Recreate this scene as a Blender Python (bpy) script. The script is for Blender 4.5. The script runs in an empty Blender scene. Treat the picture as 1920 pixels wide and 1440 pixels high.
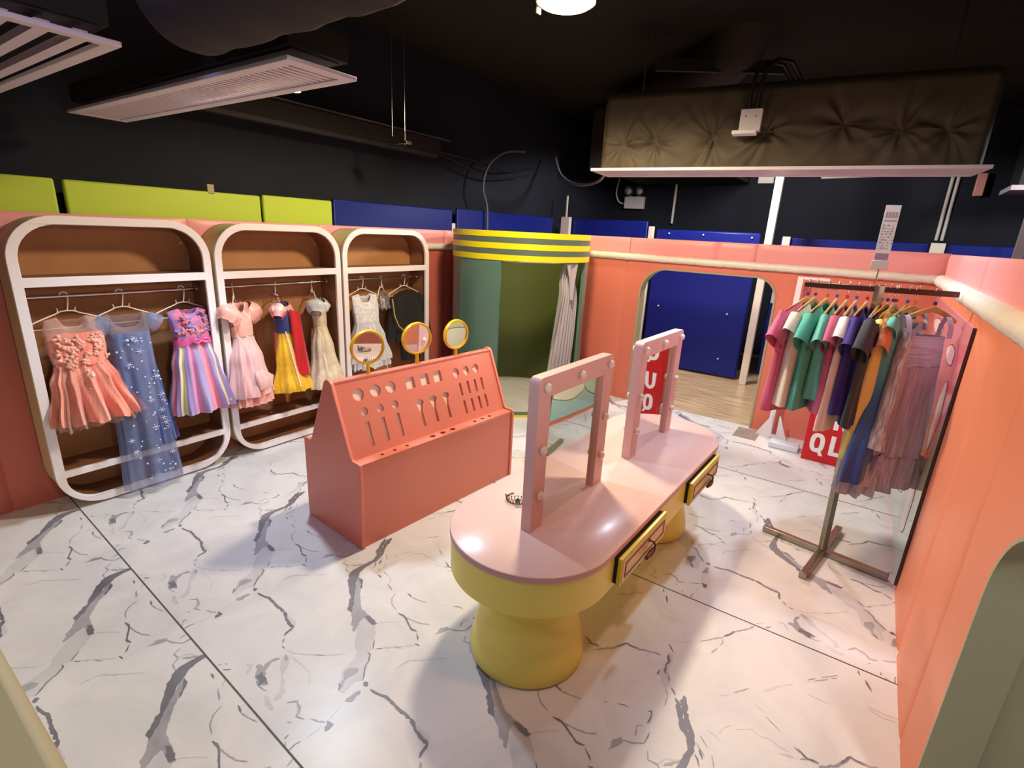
import bpy, bmesh, math, random
from mathutils import Vector, Matrix
from mathutils.geometry import tessellate_polygon
random.seed(7)
PI = math.pi
S = bpy.context.scene
COL = S.collection
# ------------------------------------------------------------------ camera
YAW, PITCH, ROLL, FPX, CAMH = 0.599783184, 0.290409826, 0.0508516247, 959.54, 1.75
_f = Vector((math.cos(PITCH)*math.cos(YAW), math.cos(PITCH)*math.sin(YAW), -math.sin(PITCH)))
_r = _f.cross(Vector((0, 0, 1))).normalized(); _u = _r.cross(_f)
_r2 = math.cos(ROLL)*_r + math.sin(ROLL)*_u; _u2 = -math.sin(ROLL)*_r + math.cos(ROLL)*_u
cam = bpy.data.objects.new('camera', bpy.data.cameras.new('camera')); COL.objects.link(cam)
cam.matrix_world = Matrix(((_r2.x, _u2.x, -_f.x, 0), (_r2.y, _u2.y, -_f.y, 0), (_r2.z, _u2.z, -_f.z, CAMH), (0, 0, 0, 1)))
cam.data.sensor_width = 36.0; cam.data.lens = 36.0*FPX/1920.0; cam.data.clip_start = 0.02
S.camera = cam
# ------------------------------------------------------------------ world + exposure
w = bpy.data.worlds.new('world'); S.world = w; w.use_nodes = True
w.node_tree.nodes['Background'].inputs[0].default_value = (0.75, 0.78, 1.0, 1)
w.node_tree.nodes['Background'].inputs[1].default_value = 0.0
S.view_settings.view_transform = 'Standard'; S.view_settings.look = 'None'
S.view_settings.gamma = 1.0; S.view_settings.use_curve_mapping = False
S.view_settings.exposure = -0.12
# ------------------------------------------------------------------ ceiling lights (lamp and track spot in view
WARM = (1.0, 0.80, 0.52); COOL = (0.72, 0.86, 1.0); LILAC = (0.78, 0.66, 1.0); NEUT = (1.0, 0.93, 0.88)
def light(name, kind, loc, power, color, size=0.1, target=None, angle=100, blend=0.5):
    l = bpy.data.lights.new(name, kind); l.energy = power; l.color = color
    l.shadow_soft_size = size
    o = bpy.data.objects.new(name, l); COL.objects.link(o); o.location = loc
    if kind == 'SPOT':
        l.spot_size = math.radians(angle); l.spot_blend = blend
        d = Vector(target) - Vector(loc); o.rotation_euler = d.to_track_quat('-Z', 'Y').to_euler()
    return o
light('ceiling_lamp_light', 'SPOT', (2.98, 1.80, 2.92), 265, WARM, 0.13, (2.98, 1.80, 0), 165, 0.3)
light('track_spot_light', 'SPOT', (1.93, 2.92, 2.42), 140, COOL, 0.06, (1.1, 1.9, 0), 125, 0.4)
light('rear_cool_light', 'SPOT', (0.3, 2.3, 3.0), 34, COOL, 0.10, (1.2, 1.9, 0.2), 110, 0.6)
light('rear_lilac_light', 'SPOT', (-0.6, 1.5, 2.6), 40, (0.52, 0.46, 1.0), 0.15, (2.4, 1.9, 0.6), 85, 0.9)
light('front_fill_light', 'SPOT', (0.15, 0.2, 3.15), 24, (1.0, 0.97, 0.96), 0.12, (1.3, 1.3, 0.2), 80, 0.9)  # added unseen fill that brightens the table apron and pedestals
light('rack_cool_light', 'SPOT', (3.55, 0.45, 3.0), 115, COOL, 0.08, (3.7, 0.3, 0.2), 95, 0.7)
light('rack_front_light', 'SPOT', (2.45, 0.75, 3.05), 62, (0.92, 0.84, 1.0), 0.10, (4.0, 0.0, 0.8), 85, 0.8)
light('front_warm_light', 'SPOT', (1.7, -0.1, 3.1), 70, (1.0, 0.52, 0.24), 0.10, (1.75, -0.15, 0.0), 75, 0.9)
light('booth_warm_light', 'SPOT', (4.7, 2.4, 2.95), 75, WARM, 0.08, (5.0, 2.4, 0.6), 120, 0.7)
light('hall_light', 'SPOT', (6.1, 1.6, 2.75), 230, NEUT, 0.15, (6.6, 1.7, 0), 176, 0.15)
light('hall_side_light', 'SPOT', (6.5, -1.8, 2.75), 110, NEUT, 0.15, (6.9, -1.6, 0), 176, 0.15)
light('jamb_fill_light', 'POINT', (0.3, -1.3, 2.2), 90, NEUT, 0.15)  # added unseen fill to lighten the jamb of the right opening

# ------------------------------------------------------------------ helpers
def lin(c):
    if isinstance(c, str):
        c = [int(c[i:i+2], 16)/255 for i in (0, 2, 4)]
    return tuple((x/12.92 if x <= 0.04045 else ((x+0.055)/1.055)**2.4) for x in c) + (1.0,)
MATS = {}
def mat(name, hexc, rough=0.5, metal=0.0, var=0.0, vscale=8.0, bump=0.0, bscale=60.0, emit=0.0, alpha=1.0, coat=0.0, sheen=0.0, spec=0.5, trans=0.0, hex2=None, stretch=None):
    if name in MATS: return MATS[name]
    m = bpy.data.materials.new(name); m.use_nodes = True; MATS[name] = m
    nt = m.node_tree; b = nt.nodes['Principled BSDF']
    c = lin(hexc); b.inputs['Base Color'].default_value = c
    b.inputs['Roughness'].default_value = rough; b.inputs['Metallic'].default_value = metal
    b.inputs['Specular IOR Level'].default_value = spec
    b.inputs['Coat Weight'].default_value = coat; b.inputs['Coat Roughness'].default_value = 0.15
    b.inputs['Sheen Weight'].default_value = sheen
    b.inputs['Transmission Weight'].default_value = trans
    b.inputs['Alpha'].default_value = alpha
    if emit > 0:
        b.inputs['Emission Color'].default_value = c; b.inputs['Emission Strength'].default_value = emit
    if var > 0 or bump > 0:
        tc = nt.nodes.new('ShaderNodeTexCoord'); mp = nt.nodes.new('ShaderNodeMapping')
        nt.links.new(tc.outputs['Object'], mp.inputs['Vector'])
        if stretch: mp.inputs['Scale'].default_value = stretch
    if var > 0:
        n = nt.nodes.new('ShaderNodeTexNoise'); n.inputs['Scale'].default_value = vscale; n.inputs['Detail'].default_value = 4
        nt.links.new(mp.outputs['Vector'], n.inputs['Vector'])
        r = nt.nodes.new('ShaderNodeValToRGB')
        r.color_ramp.elements[0].position = 0.35; r.color_ramp.elements[1].position = 0.65
        c2 = lin(hex2) if hex2 else tuple(x*(1-var) for x in c[:3]) + (1,)
        r.color_ramp.elements[0].color = c2; r.color_ramp.elements[1].color = c
        nt.links.new(n.outputs['Fac'], r.inputs['Fac']); nt.links.new(r.outputs['Color'], b.inputs['Base Color'])
    if bump > 0:
        n2 = nt.nodes.new('ShaderNodeTexNoise'); n2.inputs['Scale'].default_value = bscale; n2.inputs['Detail'].default_value = 3
        nt.links.new(mp.outputs['Vector'], n2.inputs['Vector'])
        bp = nt.nodes.new('ShaderNodeBump'); bp.inputs['Strength'].default_value = bump; bp.inputs['Distance'].default_value = 0.01
        nt.links.new(n2.outputs['Fac'], bp.inputs['Height']); nt.links.new(bp.outputs['Normal'], b.inputs['Normal'])
    return m
def tag(o, label=None, cat=None, group=None, kind=None):
    if label: o['label'] = label
    if cat: o['category'] = cat
    if group: o['group'] = group
    if kind: o['kind'] = kind
    return o
def empty(name, loc, rz=0, label=None, cat=None, group=None):
    o = bpy.data.objects.new(name, None); COL.objects.link(o); o.location = loc; o.rotation_euler = (0, 0, rz)
    o.empty_display_size = 0.05
    return tag(o, label, cat, group)
def copy_tree(o, parent=None):
    c = o.copy(); COL.objects.link(c)
    if parent is not None: c.parent = parent
    for ch in list(o.children): copy_tree(ch, c)
    return c
class MB:
    def __init__(s): s.v = []; s.f = []; s.m = []; s.mi = 0; s.smooth = []
    def add(s, vs, fs, smooth=False):
        b = len(s.v); s.v += [tuple(p) for p in vs]
        for f in fs: s.f.append(tuple(b+i for i in f)); s.m.append(s.mi); s.smooth.append(smooth)
        return s
    def box(s, x0, x1, y0, y1, z0, z1, M=None):
        vs = [(x, y, z) for x in (x0, x1) for y in (y0, y1) for z in (z0, z1)]
        if M: vs = [M @ Vector(v) for v in vs]
        return s.add(vs, [(0, 1, 3, 2), (4, 6, 7, 5), (0, 4, 5, 1), (2, 3, 7, 6), (0, 2, 6, 4), (1, 5, 7, 3)])
    def tube(s, pts, r, n=10, caps=True, closed=False, flat=1.0):
        pts = [Vector(p) for p in pts]; N = len(pts)
        rs = r if isinstance(r, (list, tuple)) else [r]*N
        rings = []; prev = None
        for i, p in enumerate(pts):
            if closed: t = pts[(i+1) % N]-pts[i-1]
            else: t = pts[min(i+1, N-1)]-pts[max(i-1, 0)]
            t.normalize()
            if prev is None:
                a = Vector((0, 0, 1)) if abs(t.z) < 0.9 else Vector((1, 0, 0))
                u = t.cross(a).normalized()
            else:
                u = (prev-t*prev.dot(t)).normalized()
            prev = u; v = t.cross(u)
            rings.append([p+(u*math.cos(2*PI*k/n)+v*math.sin(2*PI*k/n)*flat)*rs[i] for k in range(n)])
        return s.rings(rings, caps, closed)
    def rings(s, rings, caps=False, closed=False, smooth=True):
        n = len(rings[0]); N = len(rings); vs = [p for r in rings for p in r]; fs = []
        for i in range(N if closed else N-1):
            a = i*n; b = ((i+1) % N)*n
            for k in range(n): fs.append((a+k, a+(k+1) % n, b+(k+1) % n, b+k))
        s.add(vs, fs, smooth)
        if caps and not closed:
            b = len(s.v)-len(vs)
            s.f.append(tuple(b+k for k in reversed(range(n)))); s.m.append(s.mi); s.smooth.append(False)
            s.f.append(tuple(b+(N-1)*n+k for k in range(n))); s.m.append(s.mi); s.smooth.append(False)
        return s
    def lathe(s, prof, n=48, c=(0, 0), caps=True):
        return s.rings([[(c[0]+r*math.cos(2*PI*k/n), c[1]+r*math.sin(2*PI*k/n), z) for k in range(n)] for r, z in prof], caps)
    def grid(s, P, smooth=True):
        R = len(P); C = len(P[0])
        return s.add([p for r in P for p in r], [(i*C+j, i*C+j+1, (i+1)*C+j+1, (i+1)*C+j) for i in range(R-1) for j in range(C-1)], smooth)
    def prism(s, loops, fn, d0, d1):
        """loops: outer + holes in 2D; fn(a,b,d)->3D point; extruded from d0 to d1"""
        tri = tessellate_polygon([[Vector((p[0], p[1], 0)) for p in l] for l in loops])
        flat = [p for l in loops for p in l]; n = len(flat)
        vs = [fn(p[0], p[1], d0) for p in flat]+[fn(p[0], p[1], d1) for p in flat]
        fs = [tuple(t) for t in tri]+[tuple(n+i for i in reversed(t)) for t in tri]
        b = 0
        for l in loops:
            k = len(l)
            for i in range(k):
                j = (i+1) % k; fs.append((b+i, b+j, n+b+j, n+b+i))
            b += k
        return s.add(vs, fs)
    def ball(s, c, r, n=12, sc=(1, 1, 1)):
        rings = [[(c[0]+r*sc[0]*math.sin(PI*i/n)*math.cos(2*PI*k/n), c[1]+r*sc[1]*math.sin(PI*i/n)*math.sin(2*PI*k/n), c[2]+r*sc[2]*math.cos(PI*i/n)) for k in range(n)] for i in range(n+1)]
        return s.rings(rings)
    def build(s, name, mats, parent=None, bevel=0, seg=2, recalc=True, smooth=False):
        me = bpy.data.meshes.new(name); me.from_pydata([tuple(v) for v in s.v], [], s.f)
        if not isinstance(mats, (list, tuple)): mats = [mats]
        for m in mats: me.materials.append(m)
        for p, mi, sm in zip(me.polygons, s.m, s.smooth): p.material_index = mi; p.use_smooth = sm or smooth
        if recalc:
            b = bmesh.new(); b.from_mesh(me); bmesh.ops.remove_doubles(b, verts=b.verts, dist=1e-6)
            bmesh.ops.recalc_face_normals(b, faces=b.faces); b.to_mesh(me); b.free()
        me.set_sharp_from_angle(angle=math.radians(62))
        o = bpy.data.objects.new(name, me); COL.objects.link(o)
        if parent is not None: o.parent = parent
        if bevel:
            md = o.modifiers.new('bevel', 'BEVEL'); md.width = bevel; md.segments = seg; md.limit_method = 'ANGLE'; md.angle_limit = math.radians(40)
            md.harden_normals = False
        return o
def box(name, x0, x1, y0, y1, z0, z1, m, parent=None, bevel=0):
    return MB().box(x0, x1, y0, y1, z0, z1).build(name, m, parent, bevel)
def rrect(x0, x1, y0, y1, r, n=8, corners=(1, 1, 1, 1)):
    P = []
    for (cx, cy, a0, on) in ((x1-r, y1-r, 0, corners[0]), (x0+r, y1-r, 90, corners[1]), (x0+r, y0+r, 180, corners[2]), (x1-r, y0+r, 270, corners[3])):
        if on:
            for k in range(n+1):
                a = math.radians(a0+90*k/n); P.append((cx+r*math.cos(a), cy+r*math.sin(a)))
        else:
            a = math.radians(a0+45); P.append((cx+r*(1 if math.cos(a) > 0 else -1), cy+r*(1 if math.sin(a) > 0 else -1)))
    return P
def circ(cx, cy, r, n=24, sy=1.0): return [(cx+r*math.cos(2*PI*k/n), cy+r*sy*math.sin(2*PI*k/n)) for k in range(n)]
XZ = lambda yflip=1: (lambda a, b, d: (a, d, b))
YZ = lambda a, b, d: (d, a, b)
XY = lambda a, b, d: (a, b, d)

# ------------------------------------------------------------------ materials
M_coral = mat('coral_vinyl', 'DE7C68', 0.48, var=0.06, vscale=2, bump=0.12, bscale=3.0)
M_coral_lit = mat('coral_lit_top_band', 'E99A9E', 0.42, bump=0.10, bscale=4.0)  # wall coral made pinker to paint the light above the rail
M_coral_shaded = mat('coral_left_shaded', 'C96A5C', 0.5, var=0.05, vscale=2, bump=0.12, bscale=3.0)  # same coral vinyl, darkened to paint in the left wall's shade
M_white = mat('white_paint', 'EDE8EE', 0.45)
M_rail = mat('wrapped_white_rail', 'E6E1D8', 0.35, bump=0.5, bscale=25)
M_lime = mat('lime_vinyl', 'B9D33C', 0.5, bump=0.05, bscale=5)
M_blue = mat('royal_blue_vinyl', '12207A', 0.42, bump=0.05, bscale=3, spec=0.3)
M_black = mat('black_wall_paint', '232732', 0.8, spec=0.25, var=0.3, vscale=1.0)
M_ceil = mat('black_ceiling_paint', '2A2722', 0.9, spec=0.2, var=0.25, vscale=0.8)
M_duct = mat('charcoal_duct_wrap', '2A2527', 0.7, spec=0.3, bump=0.3, bscale=4)
M_quilt = mat('dark_insulation_wrap', '544A3B', 0.62, spec=0.3, bump=0.25, bscale=9, var=0.15, vscale=3)
M_diff = mat('white_diffuser_metal', 'D9CDD8', 0.4)
M_slot = mat('diffuser_slot_shadow', '2A2430', 0.7)
M_beige = mat('beige_edge_vinyl', 'A89D7C', 0.6, bump=0.05, bscale=5)
M_greige = mat('grey_green_jamb', 'A6A588', 0.55)
M_brown = mat('brown_plywood', '98674A', 0.6, var=0.25, vscale=3, stretch=(1, 1, 6))
M_brown_back = mat('tan_back_panel', 'B07C50', 0.65, var=0.12, vscale=6)
M_cream = mat('cream_shell', 'D8C9A0', 0.5)
M_chrome = mat('chrome', 'D8D8DC', 0.15, metal=1.0)
M_steel = mat('brushed_steel', 'A39C90', 0.28, metal=1.0, bump=0.05, bscale=80, stretch=(1, 1, 0.1))
M_unit = mat('coral_lacquer', 'DB7C6A', 0.42, coat=0.1)
M_unit_in = mat('pale_pink_backing', 'FADCCF', 0.6)
M_yel = mat('yellow_lacquer', 'EFE470', 0.42)
M_ring = mat('golden_yellow_plastic', 'F0B414', 0.35)
M_pink = mat('pale_pink_laminate', 'F3D2CB', 0.28, coat=0.2)
M_pinkedge = mat('dusty_pink_edge', 'CFA3A5', 0.4)
M_frame = mat('dusty_pink_frame', 'E4BAB8', 0.45)
M_bulb = mat('frosted_bulb', 'F4E6DC', 0.25, spec=0.8)
M_gold = mat('antique_brass', '6E4A34', 0.35, metal=0.8)
M_goldedge = mat('yellow_green_drawer_edge', 'DCCB35', 0.35)
M_dfront = mat('cream_drawer_front', 'E6CD88', 0.45)
M_dmold = mat('brown_moulding', '7A5030', 0.4)
M_bgreen = mat('booth_teal', '567B70', 0.3, coat=0.15)
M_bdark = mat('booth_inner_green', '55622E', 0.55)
M_byel = mat('booth_yellow_band', 'E8DC14', 0.35)
M_bband = mat('booth_grey_green_band', '56695E', 0.4)
M_curt = mat('silver_curtain_satin', 'B9B5BC', 0.34, sheen=0.3, metal=0.15)
M_wood = mat('pale_oak_vinyl_plank', 'D6BD98', 0.3, var=0.35, vscale=3, hex2='A98F6C', stretch=(8, 0.8, 1))
M_wood.node_tree.nodes['Principled BSDF'].inputs['Coat Weight'].default_value = 0.2
M_hang = mat('white_plastic_hanger', 'F1E9E2', 0.35)
M_hwood = mat('natural_wood_hanger', 'CE9A55', 0.42, var=0.2, vscale=10, stretch=(1, 1, 8))
M_red = mat('red_card', 'C2141C', 0.4)
M_grey = mat('grey_cable', '8B8B8B', 0.5)
M_bcable = mat('black_conduit', '1A1A1C', 0.4)
M_post = mat('white_metal_post', 'DDD8D0', 0.45)
M_gem = mat('teal_gem', '2F6F72', 0.08, metal=0.3)
def mirror_mat():
    m = mat('mirror_glass', 'E8ECEA', 0.015, metal=1.0)
    nt = m.node_tree; b = nt.nodes['Principled BSDF']
    tc = nt.nodes.new('ShaderNodeTexCoord'); n = nt.nodes.new('ShaderNodeTexNoise'); n.inputs['Scale'].default_value = 3.0
    n.inputs['Detail'].default_value = 1
    bp = nt.nodes.new('ShaderNodeBump'); bp.inputs['Strength'].default_value = 0.25; bp.inputs['Distance'].default_value = 0.003
    nt.links.new(tc.outputs['Object'], n.inputs['Vector']); nt.links.new(n.outputs['Fac'], bp.inputs['Height']); nt.links.new(bp.outputs['Normal'], b.inputs['Normal'])
    return m
M_mirror = mirror_mat()
M_mirror2 = mat('clear_mirror', 'E8ECEA', 0.01, metal=1.0)
def marble(name, c1, c2, bump=False):
    m = bpy.data.materials.new(name); m.use_nodes = True; nt = m.node_tree; b = nt.nodes['Principled BSDF']
    tc = nt.nodes.new('ShaderNodeTexCoord')
    n = nt.nodes.new('ShaderNodeTexNoise'); n.inputs['Scale'].default_value = 2.6; n.inputs['Detail'].default_value = 9; n.inputs['Roughness'].default_value = 0.62
    n.inputs['Distortion'].default_value = 0.8
    nt.links.new(tc.outputs['Object'], n.inputs['Vector'])
    r = nt.nodes.new('ShaderNodeValToRGB'); e = r.color_ramp.elements
    e[0].position = 0.28; e[0].color = lin(c2); e[1].position = 0.62; e[1].color = lin(c1)
    nt.links.new(n.outputs['Fac'], r.inputs['Fac']); nt.links.new(r.outputs['Color'], b.inputs['Base Color'])
    b.inputs['Roughness'].default_value = 0.33; b.inputs['Specular IOR Level'].default_value = 0.45
    return m
M_mar = marble('white_marble_vinyl', 'E0DFE1', 'CCCCD2')
M_vd = marble('marble_vein_dark', '84848F', '5E5E69')
M_vm = marble('marble_vein_mid', 'B0B0B8', '8A8A94')
M_vl = marble('marble_vein_light', 'D3D3D8', 'B4B4BD')
M_seam = mat('sheet_seam', '55504C', 0.6)
VEINS = [
('d',0,[(1.065,0.296),(1.034,0.299),(0.967,0.261),(0.935,0.234),(0.89,0.209),(0.848,0.214),(0.793,0.22),(0.752,0.225),(0.723,0.224),(0.695,0.21),(0.661,0.169),(0.633,0.123),(0.608,0.079),(0.576,0.045),(0.537,0.01),(0.536,-0.021),(0.574,0.011),(0.62,0.064),(0.671,0.117),(0.714,0.158),(0.75,0.185),(0.802,0.195),(0.853,0.193),(0.895,0.196),(0.929,0.209),(0.979,0.247),(1.062,0.283)]),
('d',0,[(0.721,0.158),(0.714,0.118),(0.68,0.08),(0.657,0.07),(0.696,0.113)]),
('m',0,[(0.709,1.022),(0.721,1.015),(0.689,0.965),(0.638,0.899),(0.6,0.848),(0.583,0.81),(0.579,0.764),(0.577,0.727),(0.569,0.689),(0.551,0.694),(0.551,0.726),(0.553,0.768),(0.514,0.751),(0.495,0.742),(0.471,0.73),(0.474,0.747),(0.49,0.759),(0.49,0.78),(0.521,0.808),(0.536,0.836),(0.574,0.868),(0.621,0.92)]),
('d',0,[(0.563,0.773),(0.578,0.743),(0.571,0.691),(0.55,0.701),(0.552,0.736)]),
('l',0,[(0.553,0.768),(0.551,0.726),(0.557,0.687),(0.504,0.629),(0.462,0.593),(0.439,0.602),(0.444,0.577),(0.409,0.548),(0.372,0.523),(0.343,0.5),(0.317,0.516),(0.256,0.504),(0.249,0.529),(0.27,0.559),(0.313,0.597),(0.359,0.609),(0.405,0.625),(0.422,0.662),(0.452,0.693),(0.483,0.726),(0.514,0.751)]),
('m',0,[(0.284,0.557),(0.312,0.589),(0.345,0.583),(0.361,0.559),(0.343,0.543),(0.307,0.553),(0.26,0.531),(0.253,0.54)]),
('d',0.0053,[(0.499,0.624),(0.465,0.589)]),
('d',0.0061,[(0.439,0.597),(0.438,0.576),(0.412,0.553),(0.38,0.539),(0.354,0.511),(0.337,0.496)]),
('d',0.0082,[(0.27,0.559),(0.263,0.543),(0.25,0.532)]),
('m',0.0044,[(0.336,0.577),(0.352,0.57),(0.359,0.557)]),
('d',0.0177,[(0.335,0.486),(0.33,0.461)]),
('d',0.0112,[(0.331,0.441),(0.336,0.399),(0.347,0.368),(0.344,0.312),(0.341,0.269),(0.344,0.226)]),
('d',0.0119,[(0.344,0.226),(0.324,0.178),(0.318,0.144),(0.32,0.107)]),
('d',0.012,[(0.32,0.107),(0.292,0.102),(0.266,0.093)]),
('m',0.0105,[(0.257,0.079),(0.237,0.06)]),
('d',0.0091,[(0.229,0.046),(0.228,0.028)]),
('l',0,[(0.341,0.202),(0.343,0.167),(0.344,0.134),(0.328,0.11),(0.319,0.137)]),
('l',0.004,[(0.229,0.87),(0.24,0.828),(0.272,0.78),(0.314,0.722),(0.377,0.656)]),
('m',0.0034,[(0.289,0.757),(0.313,0.721)]),
('m',0,[(0.188,0.851),(0.169,0.87),(0.146,0.872),(0.123,0.865),(0.114,0.893),(0.084,0.853),(0.064,0.797),(0.091,0.772),(0.103,0.814),(0.126,0.844),(0.155,0.861),(0.187,0.849)]),
('d',0,[(0.078,0.845),(0.107,0.843),(0.103,0.814),(0.093,0.77),(0.08,0.793),(0.062,0.793),(0.08,0.818)]),
('m',0.005,[(0.066,0.799),(0.068,0.769),(0.074,0.747)]),
('l',0.0116,[(0.086,0.08),(0.095,0.051),(0.062,0.023)]),
('l',0,[(0.211,0.856),(0.216,0.822),(0.195,0.795),(0.163,0.774),(0.135,0.734),(0.113,0.683),(0.101,0.698),(0.142,0.758),(0.166,0.813),(0.192,0.842)]),
('m',0,[(0.215,0.85),(0.208,0.823),(0.192,0.815),(0.201,0.84)]),
('l',0.0043,[(0.225,0.829),(0.227,0.764),(0.228,0.71),(0.216,0.675),(0.187,0.638)]),
('l',0,[(0.123,0.708),(0.101,0.679),(0.076,0.683),(0.073,0.696),(0.104,0.703),(0.142,0.761),(0.145,0.748)]),
('l',0.0144,[(0.059,0.73),(0.047,0.692),(0.05,0.654)]),
('m',0.0067,[(0.095,0.641),(0.124,0.615),(0.112,0.577),(0.088,0.563),(0.1,0.531)]),
('l',0.0143,[(0.118,0.605),(0.1,0.558)]),
('m',0.006,[(0.115,0.511),(0.127,0.48),(0.142,0.459)]),
('d',0,[(0.119,0.43),(0.148,0.46),(0.155,0.428),(0.134,0.424)]),
('m',0.0101,[(0.055,0.567),(0.064,0.555)]),
('d',0.0096,[(0.016,0.517),(0.032,0.519)]),
('m',0.0051,[(0.014,0.508),(-0,0.485)]),
('d',0.0047,[(0.003,0.468),(0.027,0.47),(0.046,0.464)]),
('l',0.0031,[(0.061,0.459),(0.123,0.456)]),
('l',0.0038,[(0.158,0.459),(0.216,0.468)]),
('m',0,[(0.237,0.474),(0.265,0.476),(0.304,0.466),(0.293,0.455),(0.249,0.454)]),
('d',0.0042,[(0.011,0.158),(0.022,0.149)]),
('d',0.0048,[(0.031,0.14),(0.038,0.132)]),
('d',0.0072,[(0.674,0.664),(0.678,0.626),(0.658,0.579),(0.644,0.547),(0.652,0.515)]),
('d',0.0054,[(0.644,0.51),(0.616,0.472)]),
('d',0.0076,[(0.595,0.471),(0.6,0.446)]),
('m',0.0056,[(0.677,0.619),(0.685,0.578),(0.693,0.537),(0.717,0.499)]),
('d',0.0079,[(0.889,0.179),(0.856,0.159)]),
('d',0.0077,[(0.835,0.129),(0.818,0.117)]),
('d',0.0083,[(0.795,0.096),(0.791,0.065)]),
('m',0.0048,[(0.938,0.191),(0.909,0.156)]),
('m',0.0047,[(0.888,0.135),(0.844,0.115)]),
('m',0.0053,[(0.832,0.093),(0.825,0.045)]),
('m',0.0045,[(0.821,0.029),(0.796,0.005)]),
('m',0.0065,[(0.781,0.861),(0.762,0.808)]),
('m',0.0048,[(0.758,0.777),(0.719,0.762),(0.695,0.731),(0.685,0.691)]),
('d',0.0064,[(0.796,0.731),(0.789,0.695)]),
('m',0.0042,[(0.789,0.695),(0.794,0.658),(0.809,0.612)]),
('l',0.0032,[(0.575,0.692),(0.617,0.649),(0.641,0.616)]),
('d',0.0047,[(0.474,0.58),(0.49,0.561)]),
('m',0.0041,[(0.5,0.55),(0.511,0.538)]),
('m',0.0041,[(0.526,0.523),(0.547,0.493)]),
('l',0.0036,[(0.466,0.583),(0.507,0.551),(0.585,0.468)]),
('m',0,[(0.682,0.439),(0.732,0.444),(0.759,0.424),(0.747,0.411),(0.704,0.429)]),
('m',0.0064,[(0.75,0.418),(0.763,0.381),(0.788,0.347),(0.834,0.346)]),
('d',0.0049,[(0.809,0.345),(0.838,0.347)]),
('m',0.0046,[(0.773,0.327),(0.74,0.313),(0.744,0.279),(0.715,0.256),(0.711,0.218),(0.722,0.219)]),
('l',0.0055,[(0.749,0.281),(0.783,0.264),(0.799,0.228),(0.807,0.211)]),
('l',0.0087,[(0.456,0.433),(0.514,0.426),(0.567,0.369)]),
('l',0.0044,[(0.567,0.369),(0.63,0.304)]),
('d',0.0063,[(1.097,0.747),(1.078,0.712),(1.085,0.678)]),
('m',0.0055,[(1.044,0.694),(1.089,0.649),(1.131,0.608)]),
('d',0.0081,[(1.129,0.613),(1.176,0.586),(1.171,0.542)]),
('m',0.0067,[(1.171,0.542),(1.189,0.497),(1.202,0.456)]),
('d',0.0067,[(1.202,0.467),(1.202,0.439)]),
('d',0.0081,[(1.285,0.432),(1.27,0.417),(1.252,0.4)]),
('d',0.0083,[(1.225,0.413),(1.188,0.397),(1.159,0.403)]),
('d',0.0075,[(1.161,0.401),(1.122,0.39),(1.13,0.379)]),
('d',0.0078,[(1.118,0.375),(1.093,0.363)]),
('l',0,[(1.242,0.414),(1.236,0.393),(1.158,0.384),(1.084,0.36),(1.056,0.363),(1.078,0.393),(1.107,0.41),(1.148,0.408),(1.196,0.408)]),
('d',0.0068,[(1.129,0.417),(1.102,0.417),(1.102,0.407)]),
('m',0.0047,[(1.056,0.363),(1.017,0.344),(0.973,0.34)]),
('d',0.0064,[(1.07,0.347),(1.047,0.321)]),
('d',0,[(1.035,0.32),(1.018,0.289),(0.98,0.269),(0.947,0.246),(0.91,0.214),(0.847,0.194),(0.822,0.203),(0.86,0.213),(0.899,0.23),(0.918,0.26),(0.963,0.284),(0.999,0.305)]),
('m',0.0086,[(0.826,0.204),(0.793,0.227),(0.754,0.262)]),
('d',0.0056,[(0.857,0.187),(0.846,0.173),(0.824,0.16)]),
('m',0.004,[(0.902,0.194),(0.87,0.156)]),
('d',0.0075,[(0.915,0.382),(0.923,0.372),(0.896,0.365),(0.866,0.367)]),
('m',0.0048,[(0.848,0.375),(0.836,0.395),(0.791,0.383)]),
('l',0.0038,[(1.312,0.415),(1.347,0.369),(1.384,0.324)]),
('m',0.0045,[(1.382,0.323),(1.444,0.273),(1.476,0.242)]),
('d',0.0078,[(1.48,0.243),(1.519,0.219),(1.544,0.208)]),
('m',0.0079,[(1.544,0.208),(1.573,0.181),(1.593,0.163),(1.63,0.142)]),
('d',0.0047,[(1.652,0.119),(1.674,0.095)]),
('m',0.0057,[(1.462,0.25),(1.444,0.237),(1.416,0.243)]),
('m',0.0049,[(1.393,0.248),(1.346,0.263)]),
('l',0.0042,[(1.152,0.175),(1.177,0.147)]),
('m',0.0037,[(1.199,0.133),(1.257,0.088)]),
('l',0.0097,[(1.28,0.034),(1.327,-0),(1.349,-0.02)]),
('l',0.0049,[(1.349,0.837),(1.391,0.798)]),
('m',0.0038,[(1.164,0.866),(1.148,0.836),(1.13,0.806)]),
('l',0.003,[(1.192,0.051),(1.181,0.012)]),
('l',0.0046,[(0.975,0.175),(0.968,0.136),(0.954,0.124)]),
('l',0.0038,[(0.983,0.14),(1.022,0.128),(1.049,0.107)]),
('l',0.0041,[(1.038,0.948),(1.076,0.902),(1.067,0.866),(1.076,0.837),(1.067,0.802),(1.066,0.773)]),
('d',0.0046,[(0.873,0.491),(0.885,0.467),(0.885,0.447)]),
('d',0.0036,[(0.847,0.538),(0.856,0.526)]),
('d',0.0074,[(1.586,0.553),(1.55,0.532)]),
('m',0.0045,[(1.446,0.753),(1.476,0.725)]),
('m',0.0038,[(1.493,0.706),(1.546,0.649)]),
('l',0.0069,[(1.449,0.543),(1.446,0.485),(1.455,0.437)]),
('l',0.007,[(1.039,0.8),(1.057,0.75)]),
('d',0.0053,[(1.097,0.756),(1.085,0.737)]),
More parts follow.
